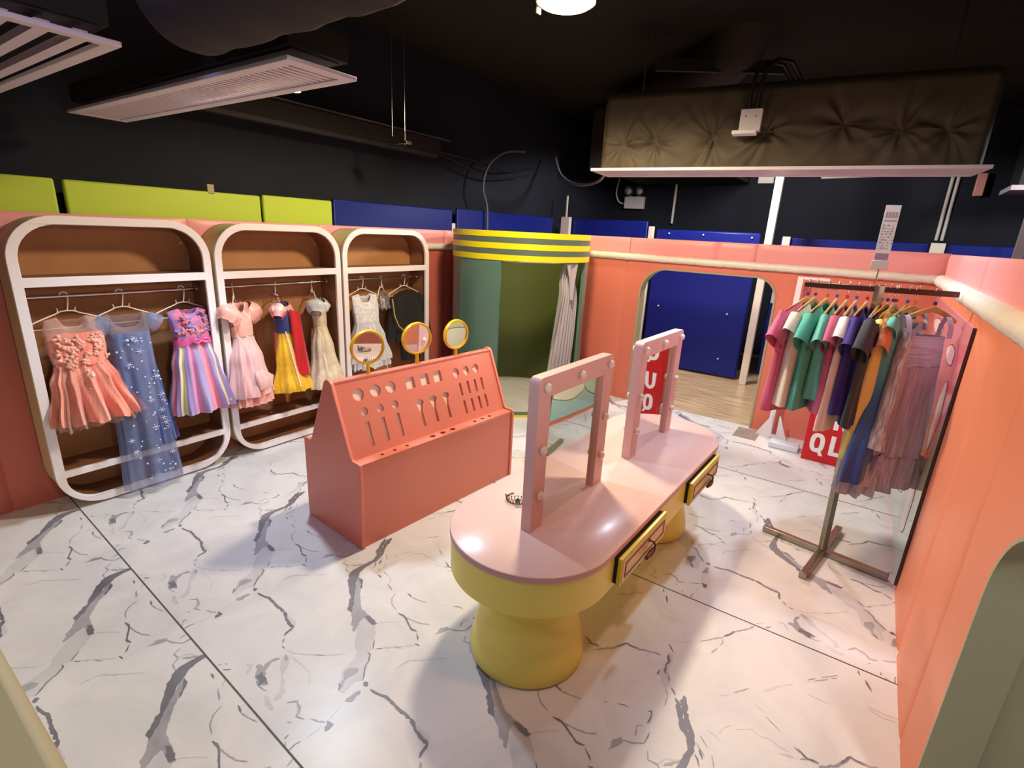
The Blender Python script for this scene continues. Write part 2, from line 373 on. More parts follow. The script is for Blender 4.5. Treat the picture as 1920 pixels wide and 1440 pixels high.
('m',0.0051,[(1.061,0.734),(1.078,0.71),(1.081,0.677)]),
('m',0.0092,[(1.071,0.676),(1.105,0.63),(1.137,0.608),(1.172,0.589),(1.169,0.569),(1.179,0.53)]),
('d',0.0061,[(1.626,0.58),(1.6,0.572)]),
('d',0.0058,[(1.573,0.552),(1.537,0.528)]),
('m',0.0043,[(1.433,0.755),(1.439,0.743)]),
('m',0.0038,[(1.454,0.73),(1.499,0.683)]),
('m',0.0044,[(1.513,0.672),(1.528,0.651)]),
('l',0.0046,[(1.371,0.743),(1.37,0.705),(1.368,0.672)]),
('l',0.0043,[(1.435,0.539),(1.425,0.491),(1.435,0.444)]),
]
# ------------------------------------------------------------------ floor: printed marble vinyl sheets, seams every 1.65 m
def seam(i, y):
    if i == 0: return seam(1, y)-1.64
    if i == 1: return 0.735+0.045*(y-2.4)
    if i == 2: return 2.37-0.015*y
    if i == 3: return 4.11+0.0*y
    return seam(3, y)+1.70*(i-3)
def smooth_poly(pts, wob, closed=True):
    out = []; n = len(pts); rng = random.Random(int(abs(pts[0][0]*7919+pts[0][1]*104729)*1000))
    for i in range(n if closed else n-1):
        a = pts[i]; b = pts[(i+1) % n]; d = math.dist(a, b); k = max(1, min(8, int(d/0.012)))
        for j in range(k):
            t = j/k; x = a[0]+(b[0]-a[0])*t; y = a[1]+(b[1]-a[1])*t
            if j: x += rng.uniform(-wob, wob); y += rng.uniform(-wob, wob)
            out.append((x, y))
    if not closed: out.append(pts[-1])
    return out
def ribbon(pts, wd):
    p = smooth_poly(pts, wd*0.28, closed=False); n = len(p); L = []; R = []
    rng = random.Random(int(abs(pts[0][0]*3571+pts[-1][1]*7907)*1000))
    for i in range(n):
        a = p[max(i-1, 0)]; b = p[min(i+1, n-1)]; dx = b[0]-a[0]; dy = b[1]-a[1]; l = math.hypot(dx, dy) or 1
        e = 0.35 if i in (0, n-1) else 1.0
        h = wd*0.5*e*rng.uniform(0.65, 1.35)
        L.append((p[i][0]-dy/l*h, p[i][1]+dx/l*h)); R.append((p[i][0]+dy/l*h, p[i][1]-dx/l*h))
    return L, R
def clipx(poly, lim, lo):
    out = []
    for i in range(len(poly)):
        a = poly[i-1]; b = poly[i]; ia = (a[0] >= lim) == lo; ib = (b[0] >= lim) == lo
        if ia != ib:
            t = (lim-a[0])/(b[0]-a[0]); out.append((lim, a[1]+(b[1]-a[1])*t))
        if ib: out.append(b)
    return out
def clip(poly):
    p = clipx(poly, 0.0, True)
    if len(p) > 2: p = clipx(p, 1.64, False)
    return p if len(p) > 2 else None
fm = MB()
FX0, FX1, FY0, FY1 = -0.9, 5.30, -0.43, 3.95
fm.add([(FX0, FY0, 0), (FX1, FY0, 0), (FX1, FY1, 0), (FX0, FY1, 0)], [(0, 1, 2, 3)])
PER = 0.857; LAY = {'l': 0.0004, 'm': 0.0007, 'd': 0.0010}; MI = {'l': 3, 'm': 2, 'd': 1}
SH = {0: (0.819, 0.04), 1: (0.0, 0.0), 2: (0.0, -0.02), 3: (0.3, 0.35)}
for vi, (kind, wd, pts) in enumerate(VEINS):
    zl = LAY[kind]+vi*1.5e-6
    if wd:
        L, R = ribbon(pts, max(wd, 0.0035)); quads = [[L[i], L[i+1], R[i+1], R[i]] for i in range(len(L)-1)]
    else:
        P = smooth_poly(pts, 0.0045); tr = tessellate_polygon([[Vector((a, b, 0)) for a, b in P]])
        quads = [[P[i] for i in t] for t in tr]
    fm.mi = MI[kind]
    for s in range(4):
        for du in (0, -1.64, 1.64):
            su = SH[s][0]+du; sv = SH[s][1]
            for k in range(-2, 6):
                for q in quads:
                    c = clip([(a+su, b+sv+k*PER) for a, b in q])
                    if not c: continue
                    vv = []; ok = True
                    for a, b in c:
                        if b < FY0 or b > FY1: ok = False; break
                        x0 = seam(s, b); x1 = seam(s+1, b); vv.append((x0+(x1-x0)*a/1.64, b, zl))
                    if ok and all(FX0 < v[0] < FX1 for v in vv): fm.add(vv, [tuple(range(len(vv)))])
fm.mi = 4
for s in (1, 2, 3):
    q = [(seam(s, y)+dx, y, 0.0013) for y, dx in ((FY0, -0.003), (FY0, 0.003), (FY1, 0.003), (FY1, -0.003))]
    fm.add(q, [(0, 1, 2, 3)])
fl = fm.build('floor', [M_mar, M_vd, M_vm, M_vl, M_seam], recalc=False); tag(fl, kind='structure')
for p in fl.data.polygons:
    if p.normal.z < 0: p.flip()
def struct(o, name=None): tag(o, kind='structure'); return o
# plank floor of the hall behind, and floor outside on the right and left
M_wood2 = M_wood
struct(box('floor', 5.30, 9.5, -4.5, 5.5, -0.03, -0.001, M_wood))
struct(box('floor', -3.0, 5.30, -4.5, -0.43, -0.03, -0.001, mat('outer_floor', '9A8A78', 0.5, var=0.1)))
# ------------------------------------------------------------------ black shell of the building
struct(box('wall_left', -3.0, 9.6, 4.25, 4.35, -0.03, 3.45, M_black))
struct(box('wall_back', 9.0, 9.1, -4.5, 4.25, -0.03, 3.45, M_black))
struct(box('wall_right', -3.0, 9.0, -4.6, -4.5, -0.03, 3.45, M_black))
struct(box('wall_front', -3.1, -3.0, -4.5, 4.25, -0.03, 3.45, M_black))
struct(box('ceiling', -3.1, 9.6, -4.6, 4.35, 3.45, 3.55, M_ceil))
# ------------------------------------------------------------------ padded coral enclosure walls
def padded_wall(name, fn, segs, z0, z1, depth, mats, hole=None):
    """segs: list of (a0,a1); panels with soft rounded edges"""
    mb = MB()
    for a0, a1 in segs:
        g = 0.002
        # soft pad: grid with edge falloff
        for (b0, b1, mi) in ((z0, 1.575, 0), (1.575, z1, 1)):
            mb.mi = mi; n = 10; m = 8; P = []
            for i in range(m+1):
                row = []
                for j in range(n+1):
                    s = j/n; t = i/m
                    s = 0.5-0.5*math.cos(PI*s)
                    t = 0.5-0.5*math.cos(PI*t)
                    e = min(s, 1-s)*(a1-a0); f = 1 if mi == 0 else min(1, (1-t)*(b1-b0)/0.03+0.15)
                    d = 0.014*min(1, e/0.03)**0.5*f
                    row.append(fn(a0+g+(a1-a0-2*g)*s, b0+(b1-b0)*t, d))
                P.append(row)
            mb.grid(P)
        mb.mi = 0
        vs = [fn(a, b, d) for a in (a0, a1) for b in (z0, z1) for d in (0.0, -depth)]
        mb.add(vs, [(0, 1, 3, 2), (4, 6, 7, 5), (0, 4, 5, 1), (2, 3, 7, 6), (0, 2, 6, 4), (1, 5, 7, 3)])
    return struct(mb.build(name, mats))
padded_wall('wall_left', lambda a, b, d: (a, 3.94-d, b), [(-0.9, -0.1), (-0.1, 0.55), (0.55, 1.72), (1.72, 2.76), (2.76, 3.86), (3.86, 4.32), (4.32, 5.27)], 0, 1.72, 0.08, [M_coral_shaded, M_coral_lit])
# back wall with the round-cornered doorway
def back_fn(a, b, d): return (5.27-d, a, b)
padded_wall('wall_back', back_fn, [(2.19, 3.92)], 0, 1.745, 0.09, [M_coral, M_coral_lit])
mb = MB()
out = [(-0.43, 0), (0.72, 0)]
hole = [(0.72, 0)]+[(0.72+0.20-0.20*math.cos(math.radians(a)), 1.46-0.20+0.20*math.sin(math.radians(a))) for a in range(0, 91, 9)]
hole += [(2.03-0.26+0.26*math.sin(math.radians(a)), 1.46-0.26+0.26*math.cos(math.radians(a))) for a in range(0, 91, 9)]+[(2.03, 0)]
outline = [(-0.43, 0)]+hole+[(2.186, 0), (2.186, 1.575), (-0.43, 1.575)]
mb.prism([outline], back_fn, 0.012, -0.09)
mb.mi = 1
for a0, a1 in ((1.30, 2.186), (0.95, 1.30), (-0.43, 0.95)):
    P = []
    for i in range(7):
        t = i/6; row = []
        for j in range(11):
            s = 0.5-0.5*math.cos(PI*j/10); e = min(s, 1-s)*(a1-a0)
            row.append(back_fn(a0+0.002+(a1-a0-0.004)*s, 1.575+0.17*t, 0.016*min(1, e/0.02)**0.5*min(1, (1-t)*5+0.1)))
        P.append(row)
    mb.grid(P)
    mb.box(5.27, 5.36, a0, a1, 1.575, 1.745)
mb.mi = 2
inner = [(p[0], p[1]) for p in hole]
nrm = []
for i, p in enumerate(inner):
    a = inner[max(i-1, 0)]; b = inner[min(i+1, len(inner)-1)]; dx = b[0]-a[0]; dy = b[1]-a[1]; l = math.hypot(dx, dy); nrm.append((p[0]+dy/l*0.018, p[1]-dx/l*0.018))
rings = [[back_fn(*p, 0.018) for p in inner], [back_fn(*p, 0.018) for p in nrm], [back_fn(*p, -0.11) for p in nrm], [back_fn(*p, -0.11) for p in inner]]
mb.grid([[rings[r][i] for r in range(4)] for i in range(len(inner))], smooth=False)
struct(mb.build('wall_back', [M_coral, M_coral_lit, M_beige]))
mb = MB()   # seam lines beside the doorway
# ------------------------------------------------------------------ right wall with its own rounded opening near the camera
def right_fn(a, b, d): return (a, -0.43+d, b)
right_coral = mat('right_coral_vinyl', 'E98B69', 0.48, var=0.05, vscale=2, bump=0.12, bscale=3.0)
padded_wall('wall_right', right_fn, [(2.05, 2.60), (2.60, 3.22), (3.22, 4.30), (4.30, 5.27)], 0, 1.74, 0.09, [right_coral, M_coral_lit])
mb = MB()
R = 0.30
hole = [(0.55, 0), (0.55, 0.85)]+[(0.55+R-R*math.cos(math.radians(a)), 0.85+R*math.sin(math.radians(a))) for a in range(9, 91, 9)]
hole += [(1.752-R+R*math.sin(math.radians(a)), 0.85+R*math.cos(math.radians(a))) for a in range(0, 91, 9)]+[(1.752, 0)]
outline = [(0.30, 0)]+hole+[(2.048, 0), (2.048, 1.74), (0.30, 1.74)]
mb.prism([outline], right_fn, 0.012, -0.09)
mb.mi = 1
nrm = []
for i, p in enumerate(hole):
    a = hole[max(i-1, 0)]; b = hole[min(i+1, len(hole)-1)]; dx = b[0]-a[0]; dy = b[1]-a[1]; l = math.hypot(dx, dy); nrm.append((p[0]+dy/l*0.012, p[1]-dx/l*0.012))
mb.grid([[right_fn(*hole[i], 0.016), right_fn(*nrm[i], 0.016), right_fn(*nrm[i], -0.10), right_fn(*hole[i], -0.10)] for i in range(len(hole))], smooth=False)
struct(mb.build('wall_right', [right_coral, M_greige]))
struct(box('trim_4', 1.766, 1.82, -0.665, -0.532, 0, 1.74, M_greige))
box('padded_step', 2.0, 2.9, -1.6, -0.80, 0, 0.30, mat('pale_pink_pad', 'EDA9A4', 0.5), bevel=0.03)
tag(bpy.data.objects['padded_step'], 'pale pink padded block standing beyond the rounded opening in the right wall', 'padded block')
# low beige partition in the lower left corner
struct(MB().box(-0.25, 0.10, 0.62, 3.9, 0, 1.0).build('wall_front', M_beige, bevel=0.02))
# white wrapped rails
def rail(pts, name='trim_1', rr=0.034):
    mb = MB(); P = []
    for i in range(len(pts)-1):
        a = Vector(pts[i]); b = Vector(pts[i+1]); n = max(2, int((b-a).length/0.03))
        for k in range(n): P.append(a.lerp(b, k/n)+Vector((0, 0, 0.0015*math.sin(17*k)*math.sin(2.3*k))))
    P.append(Vector(pts[-1])); mb.tube(P, [rr+0.0025*math.sin(i*1.7)*math.sin(i*0.31) for i in range(len(P))], 12)
    return struct(mb.build(name, M_rail))
rail([(5.245, 2.62, 1.552), (5.245, -0.38, 1.545)], 'trim_1')
rail([(5.235, -0.402, 1.543), (4.4, -0.402, 1.54), (0.4, -0.402, 1.535)], 'trim_2', 0.044)
rail([(3.80, 3.915, 1.55), (5.2, 3.915, 1.552)], 'trim_3')
# ------------------------------------------------------------------ lime and blue panels behind the left wall
def pad_box(name, x0, x1, y0, y1, z0, z1, m, label, cat, group=None, bevel=0.012):
    o = MB().box(x0, x1, y0, y1, z0, z1).build(name, m, bevel=bevel); return tag(o, label, cat, group)
pad_box('lime_panel', 0.10, 1.075, 4.06, 4.10, 0.6, 1.915, M_lime, 'lime green padded panel at the left edge, above the first wardrobe', 'wall panel')
pad_box('lime_panel', 1.115, 2.33, 4.06, 4.10, 0.6, 1.915, M_lime, 'wide lime green padded panel with a small tab on top', 'wall panel')
pad_box('lime_panel', 2.35, 2.985, 4.06, 4.10, 0.6, 1.925, M_lime, 'lime green padded panel directly beside the blue panels', 'wall panel')
box('clip_tab', 1.94, 1.985, 4.06, 4.09, 1.90, 1.965, M_beige); tag(bpy.data.objects['clip_tab'], 'small beige tab sticking up from the wide lime green panel', 'tab')
def studs(parent, pts, r=0.012):
    for p in pts: MB().ball(p, r, 8).build('stud', M_post, parent)
b = pad_box('blue_panel', 3.0, 4.58, 4.06, 4.10, 0.6, 1.945, M_blue, 'royal blue panel between the lime panels and the first dark gap, above the third wardrobe', 'wall panel')
b = pad_box('blue_panel', 4.66, 6.80, 4.06, 4.10, 0.0, 1.965, M_blue, 'royal blue panel above the booth with the grey cable crossing it', 'wall panel')
box('panel_post', 4.59, 4.65, 4.08, 4.11, 0.0, 1.80, M_post); tag(bpy.data.objects['panel_post'], 'thin pale post in the dark gap between two blue panels above the third wardrobe', 'post')
b = pad_box('blue_panel', 7.02, 7.06, 2.70, 3.86, 0.0, 1.965, M_blue, 'royal blue panel right of the cream post, behind the booth', 'wall panel')
studs(b, [(7.01, 3.8, 1.2), (7.01, 2.8, 1.2)])
b = pad_box('blue_panel', 7.06, 7.10, 1.27, 2.58, 0.02, 1.87, M_blue, 'large royal blue panel seen through the rounded doorway', 'wall panel', bevel=0.02)
studs(b, [(7.05, 1.50, 1.45), (7.05, 1.50, 0.85), (7.05, 1.52, 0.25), (7.05, 2.42, 1.45), (7.05, 2.42, 0.85), (7.05, 2.4, 1.82), (7.05, 1.95, 1.82), (7.05, 1.36, 1.81)])
b = pad_box('blue_panel', 7.62, 7.66, -0.40, 1.12, 0.02, 1.84, M_blue, 'royal blue panel in the shade right of the tall white post', 'wall panel')
studs(b, [(7.61, 1.0, 1.3), (7.61, 1.0, 0.9), (7.61, 1.0, 0.4)])
b = pad_box('blue_panel', 7.62, 7.66, -3.2, -0.56, 0.02, 1.84, M_blue, 'royal blue panel at the far right beyond the coral wall corner', 'wall panel')
def post(x, y, z0, z1, sx, sy, label, m=M_post, name='post'):
    o = MB().box(x-sx/2, x+sx/2, y-sy/2, y+sy/2, z0, z1).build(name, m, bevel=0.004); return tag(o, label, 'post')
post(6.95, 3.93, 0, 1.985, 0.07, 0.14, 'cream post standing above the booth between two blue panels')
post(6.94, 3.93, 1.985, 2.28, 0.02, 0.025, 'thin cream rod rising from the cream post above the booth', name='rod')
post(7.03, 2.64, 0, 1.90, 0.05, 0.07, 'white post between blue panels just above the left part of the doorway')
post(6.95, 1.15, 0, 3.45, 0.07, 0.085, 'tall white post rising from the hall floor to the ceiling through the doorway')
post(7.58, 1.05, 1.0, 1.85, 0.04, 0.09, 'short pale post just right of the tall white post')
post(7.60, -0.48, 0.0, 1.85, 0.05, 0.13, 'short white post between the two rightmost blue panels')
post(6.7, -1.02, 0, 3.45, 0.05, 0.075, 'grey post at the right edge of the view', m=mat('grey_post_paint', '8A7F84', 0.5))
for i, yy in enumerate((-0.44, -0.49)):
    o = MB().tube([(8.985, yy*1.2, 1.9), (8.985, yy*1.2, 2.75)], 0.02, 8).build('conduit', M_post)
    tag(o, ['left one of two parallel white conduits on the black back wall', 'right one of two parallel white conduits on the black back wall'][i], 'conduit', None)
# ------------------------------------------------------------------ wardrobes
def wardrobe(x0, x1, label):
    W = x1-x0; t = empty('open_wardrobe', (x0+W/2, 3.68, 0), 0, label, 'wardrobe', 'rounded open wardrobes along the left wall')
    h = W/2; yb = 0.245; zt = 1.71
    fnf = lambda a, b, d: (a, d, b)
    r = 0.235; ri = 0.185; fw = 0.048
    outer = rrect(-h, h, 0.012, zt, r, 10)
    holes = []
    hi = h-fw
    holes.append(rrect(-hi, hi, 1.385, zt-fw, ri, 8, (1, 1, 0, 0)))
    holes.append(rrect(-hi, hi, 0.262, 1.335, 0.006, 1, (0, 0, 0, 0)))
    holes.append(rrect(-hi, hi, 0.012+fw, 0.222, 0.15, 8, (0, 0, 1, 1)))
    MB().prism([outer]+holes, fnf, -0.010, 0.012).build('front_frame', M_white, t, bevel=0.003)
    # curved outer shell
    o2 = rrect(-h+0.008, h-0.008, 0.02, zt-0.008, r-0.008, 12); i2 = rrect(-h+0.03, h-0.03, 0.042, zt-0.03, r-0.03, 12)
    mb = MB(); n = len(o2)
    A = [fnf(*p, 0.012) for p in o2]; B = [fnf(*p, yb) for p in o2]; Ci = [fnf(*p, 0.012) for p in i2]; D = [fnf(*p, yb-0.012) for p in i2]
    mb.mi = 0; mb.rings([A, B]); mb.mi = 1; mb.rings([Ci, D])
    mb.build('shell', [M_cream, M_brown], t, recalc=False)
    MB().prism([o2], fnf, yb-0.012, yb).build('back_panel', M_brown_back, t)
    inner = h-0.032
    box('shelf', -inner, inner, 0.013, yb-0.013, 1.342, 1.38, M_brown, t)
    box('shelf', -inner, inner, 0.013, yb-0.013, 0.226, 0.256, M_brown, t)
    MB().tube([(-inner, 0.115, 1.268), (inner-0.02, 0.115, 1.268)], 0.0105, 12).build('hanging_rail', M_chrome, t)
    for sx in (-inner+0.006, inner-0.03):
        MB().tube([(sx, 0.115, 1.268), (sx+0.012, 0.115, 1.268)], 0.02, 14).build('rail_socket', M_chrome, t)
    for sx in (-inner+0.04, inner-0.04): MB().ball((sx, yb-0.014, 1.56), 0.007, 8).build('screw_cap', M_white, t)
    return t
wardrobe(0.712, 1.722, 'leftmost rounded white-framed wardrobe holding the pink tulle, blue and rainbow dresses')
wardrobe(1.748, 2.755, 'middle rounded white-framed wardrobe holding the pink, yellow and cream gowns')
wardrobe(2.776, 3.800, 'rightmost rounded white-framed wardrobe holding the white dress and black costume')
# ------------------------------------------------------------------ booth
BC = (4.49, 3.04); BR = 0.69
booth = empty('changing_booth', (BC[0], BC[1], 0), 0, 'round green changing booth with yellow striped canopy in the far corner', 'changing booth')
def arc_wall(a0, a1, r0, r1, z0, z1, name, mats, parent, n=None):
    n = n or max(4, int(abs(a1-a0)/4)); mb = MB(); P = []
    for i in range(n+1):
        a = math.radians(a0+(a1-a0)*i/n); c = math.cos(a); s = math.sin(a)
        P.append([(r1*c, r1*s, z0), (r1*c, r1*s, z1), (r0*c, r0*s, z1), (r0*c, r0*s, z0)])
    vs = [p for q in P for p in q]; 
    for i in range(n):
        b = 4*i
        for k in range(4):
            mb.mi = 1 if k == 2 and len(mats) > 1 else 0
            mb.add([vs[b+k], vs[b+4+k], vs[b+4+(k+1) % 4], vs[b+(k+1) % 4]], [(0, 1, 2, 3)], smooth=(k in (0, 2)))
    mb.mi = 0
    mb.add(P[0], [(0, 1, 2, 3)]); mb.add(P[-1], [(3, 2, 1, 0)])
    return mb.build(name, mats, parent)
arc_wall(-80, 199, BR-0.03, BR, 0.03, 1.49, 'curved_wall', [M_bgreen, M_bdark], booth)
zb = 1.49
for i in range(5):
    arc_wall(0, 360, BR-0.035, BR+(0.006 if i % 2 == 0 else 0.004), zb+i*0.051, zb+(i+1)*0.051, 'yellow_band' if i % 2 == 0 else 'green_band', [M_byel if i % 2 == 0 else M_bband, M_bdark], booth)
mb = MB().lathe([(BR-0.036, 0.001), (BR-0.036, 0.028), (0.001, 0.028)], 48, caps=False); mb.build('booth_floor', M_mar, booth)
arc_wall(0, 360, BR-0.03, BR+0.006, 0.022, 0.042, 'threshold_band', [M_bgreen], booth)
arc_wall(0, 360, BR-0.03, BR+0.010, 0.001, 0.022, 'threshold_edge', [M_byel], booth)
MB().tube([((BR-0.055)*math.cos(math.radians(a)), (BR-0.055)*math.sin(math.radians(a)), 1.485) for a in range(198, 284, 5)], 0.008, 8).build('curtain_rail', M_chrome, booth)
# gathered curtain (cloth hangs in the doorway)
P = []
for i in range(41):
    t = i/40; z = 1.48-1.32*t; row = []
    wdt = 1.0-0.35*math.exp(-((t-0.12)/0.10)**2)
    for j in range(121):
        s = j/120; a = math.radians(276-30*(0.62+0.5*t)*(1-s)*1.05)
        rr = BR-0.065+0.030*math.sin(2*PI*s*7+1.2*math.sin(3*t))*(0.75+0.25*math.sin(5*s+t*4))+0.012*math.sin(2*PI*s*15+6*t)
        rr -= 0.03*math.exp(-((t-0.1)/0.08)**2)
        row.append((BC[0]+rr*math.cos(a), BC[1]+rr*math.sin(a), z))
    P.append(row)
c = MB().grid(P).build('booth_curtain', M_curt)
tag(c, 'silver grey satin curtain gathered at the right side of the green booth', 'curtain')
P = []
for i in range(15):
    t = i/14; row = []
    for j in range(25):
        s = j/24; a = math.radians(254+14*s*(1-0.55*t)+6*t); rr = BR-0.015+0.012*math.sin(s*9+t*3)
        row.append((BC[0]+rr*math.cos(a), BC[1]+rr*math.sin(a), 1.475-0.30*t-0.04*math.sin(PI*s)*t))
    P.append(row)
f = MB().grid(P).build('curtain_flap', M_curt, None); f.parent = c
# ------------------------------------------------------------------ makeup stand
ua = math.atan2(1.944-2.04, 2.89-1.589)
UX, UD = 1.305, 0.555
unit = empty('makeup_display_stand', (1.589, 2.04, 0), ua, 'coral house-shaped makeup display stand with cut-out slots and three round mirrors', 'display stand')
zc, zr = 0.50, 0.915   # ledge height, ridge height
yr0, yr1 = 0.245, 0.285
ledge = 0.085
side = [(0, 0), (0, zc+0.012), (0.012, zc+0.02), (ledge-0.015, zc+0.02), (ledge, zc+0.035), (yr0-0.01, zr), (yr0+0.012, zr+0.018), (yr1, zr+0.018), (yr1+0.02, zr),
        (UD-ledge, zc+0.035), (UD-ledge+0.02, zc+0.02), (UD-0.012, zc+0.02), (UD, zc+0.01), (UD, 0)]
for x in (0.0, UX-0.022):
    MB().prism([side], lambda a, b, d: (d, a, b), x, x+0.022).build('side_panel', M_unit, unit, bevel=0.004)
xi0, xi1 = 0.022, UX-0.022
box('front_panel', xi0, xi1, 0.012, 0.03, 0.0, zc-0.004, M_unit, unit, bevel=0.002)
box('back_panel', xi0, xi1, UD-0.03, UD-0.012, 0.0, zc-0.004, M_unit, unit)
# ledge board with holes
hl = [rrect(xi0, xi1, 0.008, ledge+0.012, 0.001, 1)]
for x in (0.185, 0.272, 0.362): hl.append(circ(x, 0.048, 0.013, 16, 0.9))
for x in (0.565, 0.650, 0.735): hl.append(circ(x, 0.050, 0.020, 20, 0.8))
for x in (0.940, 1.015, 1.090): hl.append(circ(x, 0.048, 0.014, 16, 0.9))
MB().prism(hl, XY, zc-0.004, zc+0.010).build('ledge', M_unit, unit)
box('ledge_shadow_box', xi0, xi1, 0.031, ledge+0.05, zc-0.09, zc-0.08, M_unit, unit)
box('back_ledge', xi0, xi1, UD-ledge-0.012, UD-0.008, zc-0.004, zc+0.010, M_unit, unit)
# slanted display board: local coords (x, s) up the slope
p0 = Vector((0, ledge, zc+0.010)); p1 = Vector((0, yr0+0.004, zr+0.004)); sl = (p1-p0); SLEN = sl.length; sl.normalize(); nn = Vector((0, -sl.z, sl.y))
bf = lambda a, b, d: tuple(Vector((a, p0.y, p0.z))+sl*b+nn*d)
board = [rrect(xi0, xi1, 0, SLEN, 0.001, 1)]
holes = []
for x, s, r in ((0.155, 0.345, 0.036), (0.270, 0.345, 0.036), (0.378, 0.345, 0.036), (0.165, 0.245, 0.024), (0.272, 0.240, 0.024), (0.378, 0.238, 0.024)): holes.append(circ(x, s, r, 28))
for x in (0.165, 0.272, 0.378): holes.append(rrect(x-0.013, x+0.013, 0.045, 0.185, 0.0015, 1))
for x in (0.525, 0.640, 0.750): holes.append(rrect(x-0.034, x+0.034, 0.305, 0.375, 0.003, 1))
def brush(x, s0):
    L = [(x-0.012, s0), (x-0.010, s0+0.085), (x-0.022, s0+0.130), (x-0.034, s0+0.148)]
    L += [(x+0.034*math.cos(math.radians(a)), s0+0.150+0.018*math.sin(math.radians(a))) for a in range(165, 10, -25)]
    L += [(x+0.034, s0+0.148), (x+0.022, s0+0.130), (x+0.010, s0+0.085), (x+0.012, s0)]
    return L[::-1]
for x in (0.555, 0.665, 0.775): holes.append(brush(x, 0.060))
def drop(x, s):
    return [(x+0.029*math.cos(math.radians(a)), s+0.030*math.sin(math.radians(a))) for a in range(-35, 216, 16)]+[(x-0.012, s-0.036), (x, s-0.042), (x+0.012, s-0.036)]
for x in (0.915, 1.010, 1.105): holes.append(drop(x, 0.335))
for x in (0.925, 0.998, 1.068, 1.135): holes.append(rrect(x-0.010, x+0.010, 0.175, 0.262, 0.0012, 1)); 
for x in (0.925, 0.998, 1.068, 1.135): holes.append(rrect(x-0.010, x+0.010, 0.050, 0.140, 0.0012, 1))
MB().prism(board+holes, bf, -0.014, 0.0).build('display_board', M_unit, unit)
MB().prism(board, bf, -0.030, -0.0165).build('backing_board', M_unit_in, unit)
q0 = Vector((0, UD-ledge, zc+0.010)); q1 = Vector((0, yr1-0.004, zr+0.004)); s2 = (q1-q0).normalized(); n2 = Vector((0, s2.z, -s2.y))
MB().prism(board, lambda a, b, d: tuple(Vector((a, q0.y, q0.z))+s2*b+n2*d), -0.02, 0.0).build('rear_board', M_unit, unit)
box('ridge_board', xi0, xi1, yr0-0.004, yr1+0.004, zr-0.01, zr+0.006, M_unit, unit, bevel=0.003)
def round_mirror(x, yaw, tilt, h, label):
    m = empty('round_mirror', (x, 0.265, zr), yaw); m.parent = unit; m['label'] = label
    MB().tube([(0, 0, -0.03), (0, 0, h-0.095)], 0.0105, 12).build('stem', M_ring, m)
    T = Matrix.Translation((0, 0, h)) @ Matrix.Rotation(tilt, 4, 'X')
    rg = []
    for k in range(48):
        a = 2*PI*k/48; c = math.cos(a); s = math.sin(a)
        rg.append([T @ Vector((r*c, d, r*s)) for r, d in ((0.101, -0.006), (0.098, -0.014), (0.090, -0.014), (0.0865, -0.004), (0.0865, 0.008), (0.094, 0.014), (0.101, 0.010))])
    MB().rings(rg, closed=True).build('rim', M_ring, m)
    g = MB(); g.mi = 0
    vs = [T @ Vector((0.088*math.cos(2*PI*k/48), -0.003, 0.088*math.sin(2*PI*k/48))) for k in range(48)]
    vb = [T @ Vector((0.088*math.cos(2*PI*k/48), 0.006, 0.088*math.sin(2*PI*k/48))) for k in range(48)]
    g.add(vs+vb, [tuple(range(48)), tuple(reversed(range(48, 96)))]+[(i, (i+1) % 48, 48+(i+1) % 48, 48+i) for i in range(48)])
    g.build('glass', M_mirror2, m)
round_mirror(0.262, -0.22, math.radians(3.0), 0.162, 'left round mirror with golden yellow rim')
round_mirror(0.625, -0.20, math.radians(2.0), 0.168, 'middle round mirror with golden yellow rim')
round_mirror(0.965, -0.09, math.radians(0.5), 0.152, 'right round mirror with golden yellow rim, turned sideways')
# ------------------------------------------------------------------ vanity table
ta = math.radians(-1.7)
table = empty('vanity_table', (2.38, 0.965, 0), ta, 'oval double vanity table with pale pink top, yellow apron and flared pedestals', 'table')
HL, HW = 1.075, 0.358; HT = 0.555
def stad(hl, hw, n=28):
    c = hl-hw
    return [(c+hw*math.cos(math.radians(-90+180*k/n)), hw*math.sin(math.radians(-90+180*k/n))) for k in range(n+1)]+[(-c+hw*math.cos(math.radians(90+180*k/n)), hw*math.sin(math.radians(90+180*k/n))) for k in range(n+1)]
mb = MB(); o = stad(HL, HW); 
mb.mi = 1; mb.rings([[(x, y, HT-0.028) for x, y in o], [(x, y, HT-0.004) for x, y in o]])
o3 = stad(HL-0.004, HW-0.004); mb.mi = 0; mb.rings([[(x, y, HT-0.004) for x, y in o], [(x, y, HT) for x, y in o3]])
mb.add([(x, y, HT) for x, y in o3], [tuple(range(len(o3)))]); mb.add([(x, y, HT-0.028) for x, y in o], [tuple(reversed(range(len(o))))])
mb.build('table_top', [M_pink, M_pinkedge], table)
mb = MB(); a1 = stad(HL-0.006, HW-0.006); mb.rings([[(x, y, 0.372) for x, y in a1], [(x, y, HT-0.028) for x, y in a1]], caps=True); mb.build('apron', M_yel, table)
for px in (-0.785, 0.53):
    MB().lathe([(0.236, 0.0), (0.248, 0.012), (0.246, 0.05), (0.230, 0.13), (0.196, 0.24), (0.172, 0.33), (0.162, 0.374)], 56, (px, -0.045)).build('pedestal', M_yel, table)
